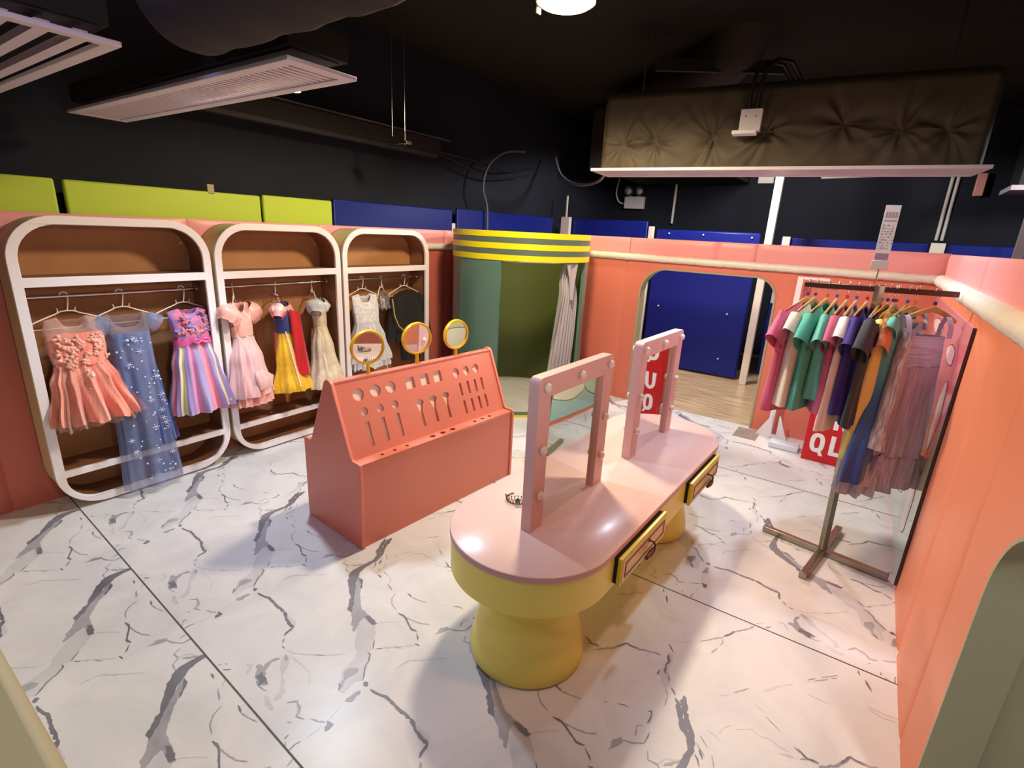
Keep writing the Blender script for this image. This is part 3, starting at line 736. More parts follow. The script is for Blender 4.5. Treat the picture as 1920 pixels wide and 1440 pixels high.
def drawer(x0, x1):
    d = empty('drawer', (0, 0, 0)); d.parent = table
    y = -HW; z0, z1 = 0.392, 0.520
    bx = box('drawer_box', x0+0.006, x1-0.006, y-0.012, y+0.05, z0+0.004, z1-0.004, mat('dark_gap', '1C1712', 0.8), d)
    mb = MB(); fn = lambda a, b, dd: (a, y-0.012-dd, b)
    o_ = rrect(x0, x1, z0, z1, 0.001, 1); i_ = rrect(x0+0.012, x1-0.012, z0+0.012, z1-0.012, 0.001, 1); i2 = rrect(x0+0.032, x1-0.032, z0+0.028, z1-0.028, 0.001, 1)
    mb.prism([o_], fn, 0.0, 0.016); mb.build('drawer_front', M_goldedge, d, bevel=0.003)
    mb = MB(); mb.prism([i_], fn, 0.0155, 0.0195); mb.build('drawer_face', M_dfront, d)
    mb = MB(); i3 = rrect(x0+0.040, x1-0.040, z0+0.036, z1-0.036, 0.001, 1); mb.prism([i2, i3], fn, 0.0195, 0.0225); mb.build('moulding', M_dmold, d, bevel=0.001)
    cx = (x0+x1)/2; zm = (z0+z1)/2; yy = y-0.036
    hb = MB(); hb.tube([(cx+0.034, yy+0.006, zm+0.018), (cx+0.034, yy-0.018, zm+0.016), (cx+0.034, yy-0.026, zm+0.004), (cx+0.030, yy-0.022, zm-0.014)], 0.0045, 8)
    hb.tube([(cx+0.034, yy+0.008, zm+0.018), (cx+0.034, yy+0.001, zm+0.018)], 0.010, 12)
    hb.tube([(cx-0.042, yy-0.020, zm-0.020), (cx-0.020, yy-0.022, zm-0.020), (cx+0.010, yy-0.022, zm-0.018), (cx+0.034, yy-0.022, zm-0.014)], [0.008, 0.012, 0.013, 0.009], 10)
    hb.tube([(cx-0.046, yy-0.020, zm-0.020), (cx-0.040, yy-0.020, zm-0.020)], 0.009, 10)
    hb.build('drawer_handle', M_gold, d)
drawer(-0.655, -0.165); drawer(0.20, 0.70)
def vanity_mirror(cx, label):
    m = empty('lighted_mirror', (cx, -0.005, HT)); m.parent = table; m['label'] = label
    h, w = 0.665, 0.315; fn = lambda a, b, d: (a, d, b); fw = 0.088
    o_ = rrect(-w, w, 0.0, h, 0.028, 6, (1, 1, 0, 0)); i_ = [(-w+fw, 0.0), (-w+fw, h-fw), (w-fw, h-fw), (w-fw, 0.0)]
    outl = [(-w, 0.0)]+[(-w+fw, 0.0), (-w+fw, h-fw), (w-fw, h-fw), (w-fw, 0.0)]+[(w, 0.0)]+[p for p in o_ if p[1] > 0.01]
    MB().prism([outl], fn, -0.024, 0.024).build('mirror_frame', M_frame, m, bevel=0.004)
    box('glass', -w+fw+0.0005, w-fw-0.0005, -0.004, 0.004, 0.001, h-fw-0.0005, M_mirror, m)
    for sy in (-1, 1):
        for bx_, bz in ((-w+0.045, h-0.042), (0, h-0.042), (w-0.045, h-0.042), (-w+0.045, 0.36), (w-0.045, 0.36), (-w+0.045, 0.16), (w-0.045, 0.16)):
            MB().ball((bx_, sy*0.034, bz), 0.019, 14, (1, 0.8, 1)).build('bulb', M_bulb, m)
vanity_mirror(-0.475, 'near mirror in dusty pink frame with round bulbs')
vanity_mirror(0.495, 'far mirror in dusty pink frame with round bulbs')
def tiara(x, y, rz, label):
    t = empty('toy_tiara', (x, y, HT), rz, label, 'tiara', 'toy tiaras on the vanity table')
    mb = MB(); R0 = 0.052
    arc = lambda z, rr=R0, a0=200, a1=520: [(rr*math.cos(math.radians(a)), rr*math.sin(math.radians(a)), z) for a in range(a0, a1, 10)]
    mb.tube(arc(0.004), 0.0025, 6)
    for k, a in enumerate(range(285, 436, 15)):
        A = math.radians(a); hh = 0.045-0.0035*abs(k-5)
        p = lambda rr, z, da=0: (rr*math.cos(A+da), rr*math.sin(A+da), z)
        mb.tube([p(R0, 0.004, -0.11), p(R0+0.004, hh*0.6, -0.05), p(R0+0.006, hh), p(R0+0.004, hh*0.6, 0.05), p(R0, 0.004, 0.11)], 0.0016, 5)
        mb.ball(p(R0+0.006, hh+0.003), 0.0035, 6)
    mb.build('band', M_gold, t)
    MB().ball((R0+0.006, 0, 0.024), 0.011, 10, (0.6, 1, 1.1)).build('gem', M_gem, t)
tiara(1.79, 1.16, math.radians(215), 'small dark metal tiara with teal gem beside the near mirror')
tiara(2.02, 1.16, math.radians(235), 'dark tiara hidden behind the near mirror, nearer the round end')
tiara(2.22, 1.15, math.radians(250), 'dark tiara hidden behind the near mirror, towards the table middle')
# ------------------------------------------------------------------ clothing
def cloth(name, hexc, rough=0.75, sheen=0.3, hex2=None, var=0.12, vscale=12, alpha=1.0, metal=0.0, bump=0.15, bscale=90, stretch=None):
    return mat(name, hexc, rough, metal, var=var, vscale=vscale, hex2=hex2, bump=bump, bscale=bscale, alpha=alpha, sheen=sheen, stretch=stretch)
def interp(prof, t):
    for i in range(len(prof)-1):
        a = prof[i]; b = prof[i+1]
        if t <= b[0] or i == len(prof)-2:
            u = min(1, max(0, (t-a[0])/(b[0]-a[0] or 1))); u = u*u*(3-2*u) if len(prof) > 2 else u
            return [a[k]+(b[k]-a[k])*u for k in range(1, len(a))]
def body(mb, prof, z0, z1, slope=0.05, neck=(0.07, 0.07, 0.02), folds=(7, 0.0), seed=0, rows=26, n=72, lean=0.0, sway=0.0, ragged=0.0):
    """prof rows: (t, halfwidth, halfdepth, foldamp); neck=(halfwidth, front drop, back drop)"""
    rng = random.Random(seed); ph = [rng.uniform(0, 6.28) for _ in range(5)]
    P = []
    for i in range(rows+1):
        t = i/rows; W, D, A = interp(prof, t); row = []
        for j in range(n):
            th = 2*PI*j/n; c = math.cos(th); s = math.sin(th)
            f = A*(math.sin(folds[0]*th+ph[0]+0.8*t)+0.5*math.sin((folds[0]*2-1)*th+ph[1]-1.5*t)+0.4*math.sin(3*th+ph[2]+2*t))
            cc = math.copysign(abs(c)**0.9, c); ss = math.copysign(abs(s)**0.75, s)
            x = W*cc*(1+f*0.5); y = D*ss*(1+f*2.2)+A*0.06*math.sin(2*th+ph[3])
            zt = z0-slope*abs(c)/max(0.3, 1)*1.0
            if neck[0] > 0:
                q = abs(W*cc)/neck[0]
                if q < 1: zt -= (neck[1] if s < 0 else neck[2])*math.sqrt(max(0, 1-q*q))
            zz = zt+(z1-zt)*t + (ragged*(math.sin(11*th+ph[4])+math.sin(23*th)) if t > 0.97 else 0)
            row.append((x+lean*t+sway*t*t*math.sin(3*t), y, zz))
        P.append(row)
    mb.rings(P)
    return mb
def swing(g, deg):
    g.rotation_euler = (Matrix.Rotation(math.radians(-deg), 3, 'X') @ g.rotation_euler.to_matrix()).to_euler()
    return g
def sleeve(mb, side, x0, z0, L, ang, r0, r1, flat=0.45, puff=0.0, n=20, seed=1, drop=0.0):
    rng = random.Random(seed+int(side)); ph = rng.uniform(0, 6)
    a = math.radians(ang); ax = Vector((side*math.cos(a), 0, -math.sin(a))); up = Vector((side*math.sin(a), 0, math.cos(a)))
    base = Vector((side*x0, 0, z0)); R = []
    m = 10
    for i in range(m+1):
        t = i/m; r = r0+(r1-r0)*t+puff*math.sin(PI*min(1, t*1.05))
        c = base+ax*L*t-up*0.0+Vector((0, 0, -drop*t*t)); ring = []
        for k in range(n):
            th = 2*PI*k/n; w = 1+0.06*math.sin(4*th+ph+2*t)+(0.09*math.sin(9*th+ph+2*t) if puff else 0)*(0.25+t)
            ring.append(c+up*math.cos(th)*r*w+Vector((0, 1, 0))*math.sin(th)*r*flat*w*(1+puff*6))
        R.append(ring)
    mb.rings(R)
def garment_root(name, loc, rz, label, cat, group=None): return empty(name, loc, rz, label, cat, group)
# ---- hangers
def plastic_hanger(loc, rz, label, w=0.175, group='white plastic hangers'):
    """loc = point where the hook rests on the rail"""
    h = empty('plastic_hanger', loc, rz, label, 'hanger', group)
    mb = MB()
    hook = [(0.020*math.cos(math.radians(a))-0.0, 0, 0.020*math.sin(math.radians(a))-0.006) for a in range(185, -20, -20)]
    hook += [(0.014, 0, -0.045), (0.006, 0, -0.085), (0.0, 0, -0.095)]
    mb.tube(hook, 0.0036, 8)
    arms = [(0, 0, -0.093), (0.03, 0, -0.096), (0.06, 0, -0.110), (w*0.75, 0, -0.140), (w, 0, -0.160), (w+0.010, 0, -0.172), (w+0.006, 0, -0.184), (w-0.01, 0, -0.188)]
    mb.tube([(-x, y, z) for x, y, z in arms[::-1]]+arms, 0.0042, 8)
    mb.tube([(-w+0.01, 0, -0.188), (0, 0, -0.192), (w-0.01, 0, -0.188)], 0.0036, 8)
    for s in (-1, 1): mb.tube([(s*0.045, 0, -0.102), (s*0.040, 0, -0.085), (s*0.046, 0, -0.076)], 0.0032, 6)
    mb.build('hanger_body', M_hang, h); return h
def wood_hanger(loc, rz, label, ringhex, w=0.165, tilt=0.0):
    h = empty('wooden_hanger', loc, rz, label, 'hanger', 'wooden hangers on the clothes rack')
    mb = MB(); hk = [(0.016*math.cos(math.radians(a)), 0, 0.016*math.sin(math.radians(a))+0.008) for a in range(190, -60, -20)]
    hk += [(0.004, 0, -0.012), (0.0, 0, -0.030), (0, 0, -0.072)]
    mb.tube(hk, 0.0022, 8); mb.build('hook', M_chrome, h)
    MB().tube([(0, 0, -0.062), (0, 0, -0.048)], 0.0085, 12).build('size_ring', mat('size_ring_'+ringhex, ringhex, 0.35), h)
    mb = MB(); path = []; hh = []
    for i in range(-10, 11):
        s = i/10; path.append(Vector((s*w, 0.018*abs(s)**1.5, -0.072-0.012-0.062*abs(s)**1.25))); hh.append(0.018-0.006*abs(s))
    R = []
    for p, q in zip(path, hh): R.append([(p.x, p.y+0.0065*math.cos(a), p.z+q*math.sin(a)*0.9) for a in [2*PI*k/12 for k in range(12)]])
    mb.rings(R, caps=True); mb.build('hanger_body', M_hwood, h); return h
RZ = 1.268+0.008   # hook height on wardrobe rails
YR = 3.795
# dress 1: pink tulle
h = plastic_hanger((0.945, YR-0.004, RZ), 0.10, 'white hanger carrying the pink tulle dress', 0.185)
g = garment_root('tulle_dress', (0.945, 3.755, RZ), 0.10, 'short salmon pink tulle dress with ruffled flowers on the bodice, in the leftmost wardrobe', 'dress', None)
c_tul = cloth('salmon_tulle', 'F3A28F', 0.85, hex2='E07C68', vscale=5, alpha=1.0, sheen=0.6, stretch=(3, 3, 0.5), bump=0.3, bscale=30)
c_sheer = cloth('sheer_pink_mesh', 'D9A99A', 0.8, alpha=0.45, bump=0)
c_fl = cloth('pink_petals', 'F5AE9C', 0.5, sheen=0.5)
mb = MB(); body(mb, [(0, 0.125, 0.010, 0.0), (0.4, 0.14, 0.035, 0.01), (1, 0.145, 0.05, 0.02)], -0.105, -0.245, 0.03, (0.062, 0.075, 0.03), seed=3, rows=8); mb.build('sheer_yoke', c_sheer, g)
mb = MB(); body(mb, [(0, 0.142, 0.045, 0.02), (0.5, 0.138, 0.055, 0.03), (1, 0.125, 0.055, 0.04)], -0.215, -0.405, 0.0, (0, 0, 0), folds=(9, 0), seed=4, rows=10); mb.build('bodice', c_tul, g)
mb = MB(); body(mb, [(0, 0.128, 0.055, 0.05), (0.3, 0.165, 0.075, 0.09), (1, 0.225, 0.115, 0.16)], -0.395, -0.735, 0.0, (0, 0, 0), folds=(13, 0), seed=5, n=120, lean=0.03, ragged=0.004); mb.build('skirt', c_tul, g)
mb = MB(); body(mb, [(0, 0.125, 0.05, 0.05), (0.3, 0.15, 0.06, 0.09), (1, 0.205, 0.095, 0.14)], -0.40, -0.765, 0.0, (0, 0, 0), folds=(15, 0), seed=8, n=120, lean=0.03, ragged=0.005); mb.build('underskirt', c_sheer, g)
def petals(parent, name, m, n, xr, z0, z1, y, size, seed):
    rng = random.Random(seed); mb = MB()
    for i in range(n):
        cx = rng.uniform(-xr, xr); cz = rng.uniform(z0, z1); cy = y*math.sqrt(max(0.1, 1-(cx/(xr*1.25))**2))-0.004
        for k in range(5):
            a = 2*PI*k/5+rng.uniform(0, 1); r = size*rng.uniform(0.7, 1.2); M = Matrix.Translation((cx+0.5*r*math.cos(a), cy-rng.uniform(0.002, 0.012), cz+0.5*r*math.sin(a))) @ Matrix.Rotation(rng.uniform(-0.6, 0.6), 4, 'X') @ Matrix.Rotation(-a, 4, 'Y')
            P = [[M @ Vector((r*0.6*u, 0.35*r*(u*u+v*v), r*0.4*v*math.sqrt(max(0, 1-u*u*0.8)))) for v in (-1, -0.5, 0, 0.5, 1)] for u in (-1, -0.5, 0, 0.5, 1)]
            mb.grid(P)
    mb.build(name, m, parent)
petals(g, 'flower_applique', c_fl, 34, 0.115, -0.40, -0.23, -0.058, 0.022, 4)
petals(g, 'bead_trim', cloth('white_sequins', 'F8E6DE', 0.2, bump=0), 8, 0.02, -0.56, -0.42, -0.085, 0.012, 5)
swing(g, 6)
# dress 2: blue sheer with snowflakes
h = plastic_hanger((1.215, YR-0.004, RZ), 0.04, 'white hanger carrying the long blue snowflake dress', 0.175)
g = garment_root('snowflake_dress', (1.215, 3.770, RZ), 0.04, 'long blue dress with sheer snowflake overlay reaching the floor', 'dress')
c_bl = cloth('blue_satin', '34549E', 0.45, hex2='1F3676', vscale=4, stretch=(6, 6, 0.6), sheen=0.4)
c_bs = cloth('sheer_blue_mesh', '7286BE', 0.6, hex2='8C93B8', vscale=6, alpha=0.5, bump=0)
c_bb = cloth('brownish_sheer', '8E7F8C', 0.7, alpha=0.5, bump=0)
mb = MB(); body(mb, [(0, 0.150, 0.010, 0.0), (0.5, 0.115, 0.03, 0.01), (1, 0.11, 0.04, 0.02)], -0.105, -0.275, 0.04, (0.085, 0.11, 0.03), seed=13, rows=8); mb.build('sheer_yoke', c_bb, g)
for s in (-1, 1):
    mb = MB(); sleeve(mb, s, 0.110, -0.165, 0.085, 40, 0.045, 0.060, 0.5); mb.build('sleeve', c_bs, g)
mb = MB(); body(mb, [(0, 0.105, 0.04, 0.02), (0.15, 0.10, 0.045, 0.04), (0.5, 0.115, 0.05, 0.10), (1, 0.135, 0.055, 0.16)], -0.255, -0.98, 0.0, (0, 0, 0), folds=(8, 0), seed=14, n=96, lean=0.02); mb.build('gown', c_bl, g)
mb = MB(); body(mb, [(0, 0.112, 0.05, 0.03), (0.2, 0.115, 0.060, 0.05), (0.6, 0.15, 0.066, 0.08), (1, 0.17, 0.070, 0.10)], -0.25, -1.245, 0.0, (0, 0, 0), folds=(7, 0), seed=15, n=96, lean=-0.02)
rng = random.Random(3); mb.mi = 1; fl_m = cloth('white_flake_print', 'D9DDF5', 0.5, bump=0)
for i in range(80):
    z = rng.uniform(-1.2, -0.28); t = (-0.25-z)/0.99; W = 0.11+0.055*t; x = rng.uniform(-W, W)*0.9; y = -(0.053+0.024*t)*math.sqrt(max(0.05, 1-(x/(W*1.1))**2))-0.012
    r = rng.choice([0.004, 0.005, 0.006, 0.008, 0.018, 0.022]) if i % 3 else 0.005
    x += -0.02*t
    if r > 0.01:
        for k in range(3):
            a = PI*k/3; mb.tube([(x-r*math.cos(a), y, z-r*math.sin(a)), (x+r*math.cos(a), y, z+r*math.sin(a))], 0.0018, 4)
    else: mb.ball((x, y, z), r, 6, (1, 0.3, 1))
mb.build('overlay', [c_bs, fl_m], g); swing(g, 6)
# dress 3: rainbow skirt
h = plastic_hanger((1.565, YR-0.004, RZ), 0.05, 'white hanger carrying the rainbow skirt dress', 0.185)
g = garment_root('rainbow_dress', (1.565, 3.755, RZ), 0.08, 'short dress with floral pink bodice, satin bow and rainbow striped tulle skirt', 'dress')
c_fb = cloth('floral_bodice', 'E0688A', 0.6, hex2='8C6FB0', vscale=22, var=0.3, bump=0.5, bscale=50)
c_sash = cloth('magenta_satin', 'D9569A', 0.3, sheen=0.3, bump=0.3, bscale=20)
mb = MB(); body(mb, [(0, 0.130, 0.012, 0.0), (0.35, 0.125, 0.04, 0.02), (1, 0.115, 0.05, 0.03)], -0.115, -0.335, 0.03, (0.055, 0.05, 0.02), seed=23, rows=12); mb.build('bodice', c_fb, g)
petals(g, 'flower_applique', cloth('coral_petals', 'EE8277', 0.5, hex2='6C86C4', var=0.3, vscale=30), 22, 0.11, -0.31, -0.16, -0.05, 0.022, 9)
mb = MB(); body(mb, [(0, 0.120, 0.056, 0.02), (1, 0.122, 0.058, 0.02)], -0.325, -0.375, 0.0, (0, 0, 0), seed=24, rows=3)
for s in (-1, 1):
    mb.tube([(0.02, -0.062, -0.35), (0.02+s*0.03, -0.075, -0.335), (0.02+s*0.055, -0.072, -0.35), (0.02+s*0.03, -0.075, -0.362), (0.02, -0.066, -0.35)], [0.006, 0.012, 0.010, 0.012, 0.006], 8)
mb.build('sash', c_sash, g)
def gores(mb, cols, prof, z0, z1, folds, seed, n=120, rows=20, lean=0):
    mb2 = MB(); body(mb2, prof, z0, z1, 0, (0, 0, 0), folds=folds, seed=seed, n=n, rows=rows, lean=lean)
    per = n/len(cols)/1.0
    mb2.m = [int((i % n)/n*len(cols)) % len(cols) for i in range(len(mb2.f))]
    return mb2
cols = [cloth('tulle_'+x, x, 0.8, sheen=0.6, stretch=(4, 4, 0.5), vscale=5) for x in ('E88AA0', 'A68CC8', 'E8DDB0', '9F8FCB', 'D88BB8', 'B2A0D6')]*4
g3 = gores(None, cols, [(0, 0.120, 0.055, 0.03), (0.3, 0.15, 0.07, 0.07), (1, 0.205, 0.105, 0.13)], -0.37, -0.83, (12, 0), 25)
g3.build('skirt', cols, g)
swing(g, 6)
# dress 4: pink puff sleeve gown (turned)
h = plastic_hanger((1.905, YR-0.004, RZ), 1.0, 'white hanger carrying the light pink puff sleeve gown', 0.15)
g = garment_root('pink_gown', (1.905, 3.755, RZ), 0.50, 'light pink satin gown with puffed sleeves and sheer ruffled skirt, left in the middle wardrobe', 'dress')
c_ps = cloth('pink_satin', 'F3B9AE', 0.35, hex2='E8A196', sheen=0.3, vscale=6, bump=0.35, bscale=14)
c_pp = cloth('pearl_pink_organza', 'EBC3C4', 0.4, hex2='DFA8AC', sheen=0.5, vscale=5, stretch=(4, 4, 0.6))
mb = MB(); body(mb, [(0, 0.120, 0.016, 0), (0.4, 0.112, 0.055, 0.03), (1, 0.092, 0.055, 0.04)], -0.10, -0.36, 0.035, (0.05, 0.09, 0.02), seed=33, rows=12); mb.build('bodice', c_ps, g)
for s in (-1, 1):
    mb = MB(); sleeve(mb, s, 0.080, -0.150, 0.135, 48, 0.050, 0.062, 0.75, puff=0.034, seed=5); mb.build('sleeve', c_ps, g)
mb = MB(); body(mb, [(0, 0.087, 0.05, 0.0), (1, 0.088, 0.051, 0.0)], -0.35, -0.372, 0, (0, 0, 0), seed=3, rows=2); mb.build('waistband', cloth('white_trim', 'F7E6E2', 0.4), g)
mb = MB(); body(mb, [(0, 0.09, 0.052, 0.03), (0.4, 0.135, 0.08, 0.07), (1, 0.185, 0.115, 0.12)], -0.37, -0.80, 0, (0, 0, 0), folds=(10, 0), seed=34, n=100); mb.build('overskirt', c_pp, g)
mb = MB(); body(mb, [(0, 0.11, 0.08, 0.06), (1, 0.172, 0.108, 0.12)], -0.60, -0.865, 0, (0, 0, 0), folds=(19, 0), seed=35, n=140); mb.build('underskirt', c_ps, g)
mb = MB(); rng = random.Random(2)
for k in range(7):
    a = -0.55+0.18*k; mb.tube([(-0.03+0.07*math.sin(a), -0.105, -0.62), (-0.01+0.14*math.sin(a), -0.135, -0.68), (-0.01+0.12*math.sin(a), -0.13, -0.755)], [0.008, 0.024, 0.010], 8)
mb.build('ruffle_flounce', c_pp, g)
swing(g, 6)
# dress 5: blue, red and yellow gown with red cape
h = plastic_hanger((2.235, YR-0.004, RZ), 1.25, 'white hanger carrying the yellow skirt gown with red cape', 0.14)
g = garment_root('yellow_gown', (2.235, 3.755, RZ), 0.75, 'gown with blue bodice, yellow skirt and attached red cape, in the middle wardrobe', 'dress')
c_yg = cloth('yellow_satin', 'F2C727', 0.4, hex2='D49F10', sheen=0.3, vscale=7, bump=0.5, bscale=25)
c_bv = cloth('blue_velvet', '24348C', 0.6, hex2='182460'); c_rd = cloth('red_satin', 'D01822', 0.35, hex2='A50E18', vscale=5, stretch=(5, 5, 0.5))
mb = MB(); body(mb, [(0, 0.105, 0.018, 0), (0.4, 0.092, 0.052, 0.03), (1, 0.078, 0.052, 0.02)], -0.12, -0.375, 0.03, (0.05, 0.08, 0.02), seed=43, rows=12); mb.build('bodice', c_bv, g)
for s in (-1, 1):
    mb = MB(); sleeve(mb, s, 0.066, -0.165, 0.105, 58, 0.044, 0.036, 0.8, puff=0.026, seed=6); mb.build('sleeve', [cloth('red_white_sleeve', 'DE3040', 0.45, hex2='F4EDE8', var=0.4, vscale=14)], g)
mb = MB(); body(mb, [(0, 0.072, 0.046, 0.04), (0.5, 0.115, 0.080, 0.06), (1, 0.155, 0.115, 0.12)], -0.37, -0.835, 0, (0, 0, 0), folds=(9, 0), seed=44, n=100); mb.build('skirt', c_yg, g)
mb = MB()
for k in range(22):
    a = -0.2*PI+k*0.9*PI/22-PI*0.45; mb.ball((0.153*math.cos(a), 0.118*math.sin(a), -0.83), 0.012, 8, (1, 1, 0.7))
mb.build('hem_ruffle', c_yg, g)
mb = MB(); P = []
for i in range(25):
    t = i/24; row = []
    for j in range(33):
        s = j/32; a = -PI*0.95+PI*1.1*s; r1 = 0.080+0.030*t; rr = 1+0.07*math.sin(s*22+t*2)
        row.append((0.010+r1*rr*math.cos(a)*0.6, -0.055+r1*rr*math.sin(a)*0.9, -0.20-0.52*t-0.03*math.sin(PI*s)*(1-t)))
    P.append(row)
mb.grid(P); mb.build('cape', c_rd, g)
mb = MB()
for k in range(30):
    t = k/29; mb.ball((-0.072-0.060*t, -0.030-0.075*t, -0.37-0.42*t), 0.0068, 6)
mb.build('pompom_trim', M_white, g)
MB().tube([(-0.03, -0.01, -0.08), (-0.045, 0.03, -0.06), (-0.05, 0.05, -0.085), (-0.04, 0.01, -0.10), (-0.04, -0.02, -0.10), (-0.05, -0.035, -0.16)], 0.005, 6).build('ribbon_bow', cloth('maroon_ribbon', '7A1A22', 0.4), g)
MB().tube([(-0.065, 0.045, -0.36), (-0.085, 0.058, -0.48), (-0.095, 0.06, -0.60)], 0.005, 6).build('red_ribbon', c_rd, g)
swing(g, 6)
# dress 6: cream iridescent gown
h = plastic_hanger((2.555, YR-0.004, RZ), 1.25, 'white hanger carrying the cream sequin gown', 0.13)
g = garment_root('cream_gown', (2.560, 3.755, RZ), 0.8, 'cream iridescent gown with puffed sleeves, right in the middle wardrobe', 'dress')
c_cr = cloth('cream_sequin', 'E8DCC2', 0.3, hex2='CDBDA0', var=0.2, vscale=14, sheen=0.5, bump=0.5, bscale=70)
c_wh = cloth('pearl_organza', 'E4E6E8', 0.3, hex2='C5D2D6', sheen=0.5, vscale=12, bump=0.5, bscale=40)
mb = MB(); body(mb, [(0, 0.10, 0.018, 0), (0.4, 0.085, 0.052, 0.03), (1, 0.074, 0.05, 0.02)], -0.12, -0.355, 0.03, (0.045, 0.06, 0.02), seed=53, rows=12); mb.build('bodice', c_cr, g)
for s in (-1, 1):
    mb = MB(); sleeve(mb, s, 0.058, -0.165, 0.110, 52, 0.048, 0.042, 0.85, puff=0.034, seed=6); mb.build('sleeve', c_wh, g)
mb = MB(); body(mb, [(0, 0.070, 0.046, 0.04), (0.4, 0.115, 0.080, 0.06), (1, 0.165, 0.115, 0.10)], -0.35, -0.875, 0, (0, 0, 0), folds=(11, 0), seed=54, n=110); mb.build('skirt', c_cr, g)
P = [[(-0.075-0.075*t-0.008*math.sin(6*s), 0.02-0.06*s-0.05*t, -0.38-0.42*t-0.05*s) for s in [k/8 for k in range(9)]] for t in [k/12 for k in range(13)]]
MB().grid(P).build('front_drape', cloth('ivory_satin', 'EFE0C4', 0.35), g)
swing(g, 6)
# dress 7: white dress
h = plastic_hanger((3.060, YR-0.004, RZ), -0.05, 'white hanger carrying the white sleeveless dress', 0.175)
g = garment_root('white_dress', (3.045, 3.755, RZ), -0.05, 'white sleeveless lace dress with tulle skirt, left in the rightmost wardrobe', 'dress')
c_wl = cloth('white_lace', 'ECECF2', 0.5, hex2='C9CBD6', var=0.2, vscale=40, bump=0.4, bscale=60); c_wt = cloth('white_tulle', 'E4E8F2', 0.7, alpha=0.75, sheen=0.5, hex2='C7CEDF', vscale=5, stretch=(4, 4, 0.5))
mb = MB(); body(mb, [(0, 0.132, 0.012, 0), (0.4, 0.138, 0.045, 0.01), (1, 0.126, 0.055, 0.02)], -0.12, -0.39, 0.03, (0.060, 0.09, 0.03), seed=63, rows=12); mb.build('bodice', c_wl, g)
mb = MB(); body(mb, [(0, 0.127, 0.055, 0.03), (0.4, 0.170, 0.075, 0.06), (1, 0.225, 0.095, 0.10)], -0.385, -0.74, 0, (0, 0, 0), folds=(12, 0), seed=64, n=110); mb.build('overskirt', c_wt, g)
mb = MB(); body(mb, [(0, 0.122, 0.05, 0.04), (1, 0.212, 0.088, 0.12)], -0.39, -0.80, 0, (0, 0, 0), folds=(16, 0), seed=65, n=130, ragged=0.008); mb.build('underskirt', c_wl, g)
MB().tube([(0.15, -0.04, -0.62), (0.152, -0.05, -0.75), (0.150, -0.05, -0.94)], 0.003, 6).build('hanging_ribbon', M_white, g)
swing(g, 5)
# garment 8: small silver sequinned collar top
h = plastic_hanger((3.285, YR-0.004, RZ), 0.5, 'white hanger carrying the silver sequin top behind the white dress', 0.10)
g = garment_root('sequin_top', (3.300, 3.775, RZ), 0.5, 'silver sequinned short top hanging between the white dress and black costume', 'top')
mb = MB(); body(mb, [(0, 0.095, 0.012, 0), (0.5, 0.11, 0.04, 0.05), (1, 0.115, 0.05, 0.08)], -0.115, -0.285, 0.05, (0.045, 0.05, 0.01), folds=(9, 0), seed=73, rows=8, ragged=0.008)
mb.build('body', cloth('silver_sequins', 'B9AFB4', 0.2, metal=0.6, hex2='6F6468', var=0.3, vscale=50, bump=0.8, bscale=80), g)
# garment 9: black costume
h = plastic_hanger((3.570, YR-0.004, RZ), -0.05, 'white hanger carrying the black costume', 0.175)
g = garment_root('black_costume', (3.575, 3.760, RZ), -0.05, 'black long-sleeved costume with gold cord belt at the right end of the wardrobes', 'costume')
c_bk = cloth('black_velvet', '0C0C0E', 0.8, sheen=0.15)
mb = MB(); body(mb, [(0, 0.180, 0.012, 0), (0.4, 0.178, 0.045, 0.02), (1, 0.185, 0.06, 0.04)], -0.115, -0.62, 0.07, (0.055, 0.03, 0.01), seed=83, rows=14); mb.build('body', c_bk, g)
for s in (-1, 1):
    mb = MB(); sleeve(mb, s, 0.150, -0.195, 0.44, 76, 0.055, 0.048, 0.5, seed=6); mb.build('sleeve', c_bk, g)
mb = MB(); body(mb, [(0, 0.12, 0.05, 0.02), (1, 0.12, 0.05, 0.05)], -0.60, -0.82, 0, (0, 0, 0), seed=84, rows=6); mb.build('trousers', c_bk, g)
MB().tube([(-0.235, -0.06, -0.20), (-0.225, -0.066, -0.36), (-0.19, -0.075, -0.46), (-0.13, -0.082, -0.515), (-0.05, -0.085, -0.53), (0.02, -0.085, -0.50)], 0.0065, 8).build('gold_cord', mat('gold_cord', 'C9B878', 0.35, metal=0.4), g)
swing(g, 4)
# ------------------------------------------------------------------ clothes rack
BX0, BX1 = Vector((3.315, 0.325, 1.545)), Vector((3.330, -0.345, 1.557))
rack = empty('clothes_rack', (3.255, -0.060, 0), 0, 'brushed steel T-shaped clothes rack with cross base in front of the right wall', 'clothes rack')
def bar(name, a, b, sx, sy, m, parent, bevel=0.003):
    a = Vector(a); b = Vector(b); d = (b-a); L = d.length; q = d.to_track_quat('Z', 'Y').to_matrix().to_4x4()
    o = MB().box(-sx/2, sx/2, -sy/2, sy/2, 0, L, Matrix.Translation(a) @ q).build(name, m, parent, bevel); return o
O_ = Vector((3.255, -0.060, 0))
bar('base_bar', Vector((3.312, 0.27, 0.021))-O_, Vector((3.205, -0.385, 0.021))-O_, 0.036, 0.036, M_steel, rack)
bar('base_bar', Vector((2.915, 0.005, 0.0205))-O_, Vector((3.62, -0.125, 0.0205))-O_, 0.038, 0.038, M_steel, rack)
top = Vector((3.322, 0.0, 1.555))
bar('pole', (0, 0, 0.03), Vector((3.300, -0.02, 1.575))-O_, 0.034, 0.034, M_steel, rack)
bar('top_bar', BX0-O_, BX1-O_, 0.012, 0.028, mat('bronze_bar', '6B4B45', 0.3, metal=0.8), rack)
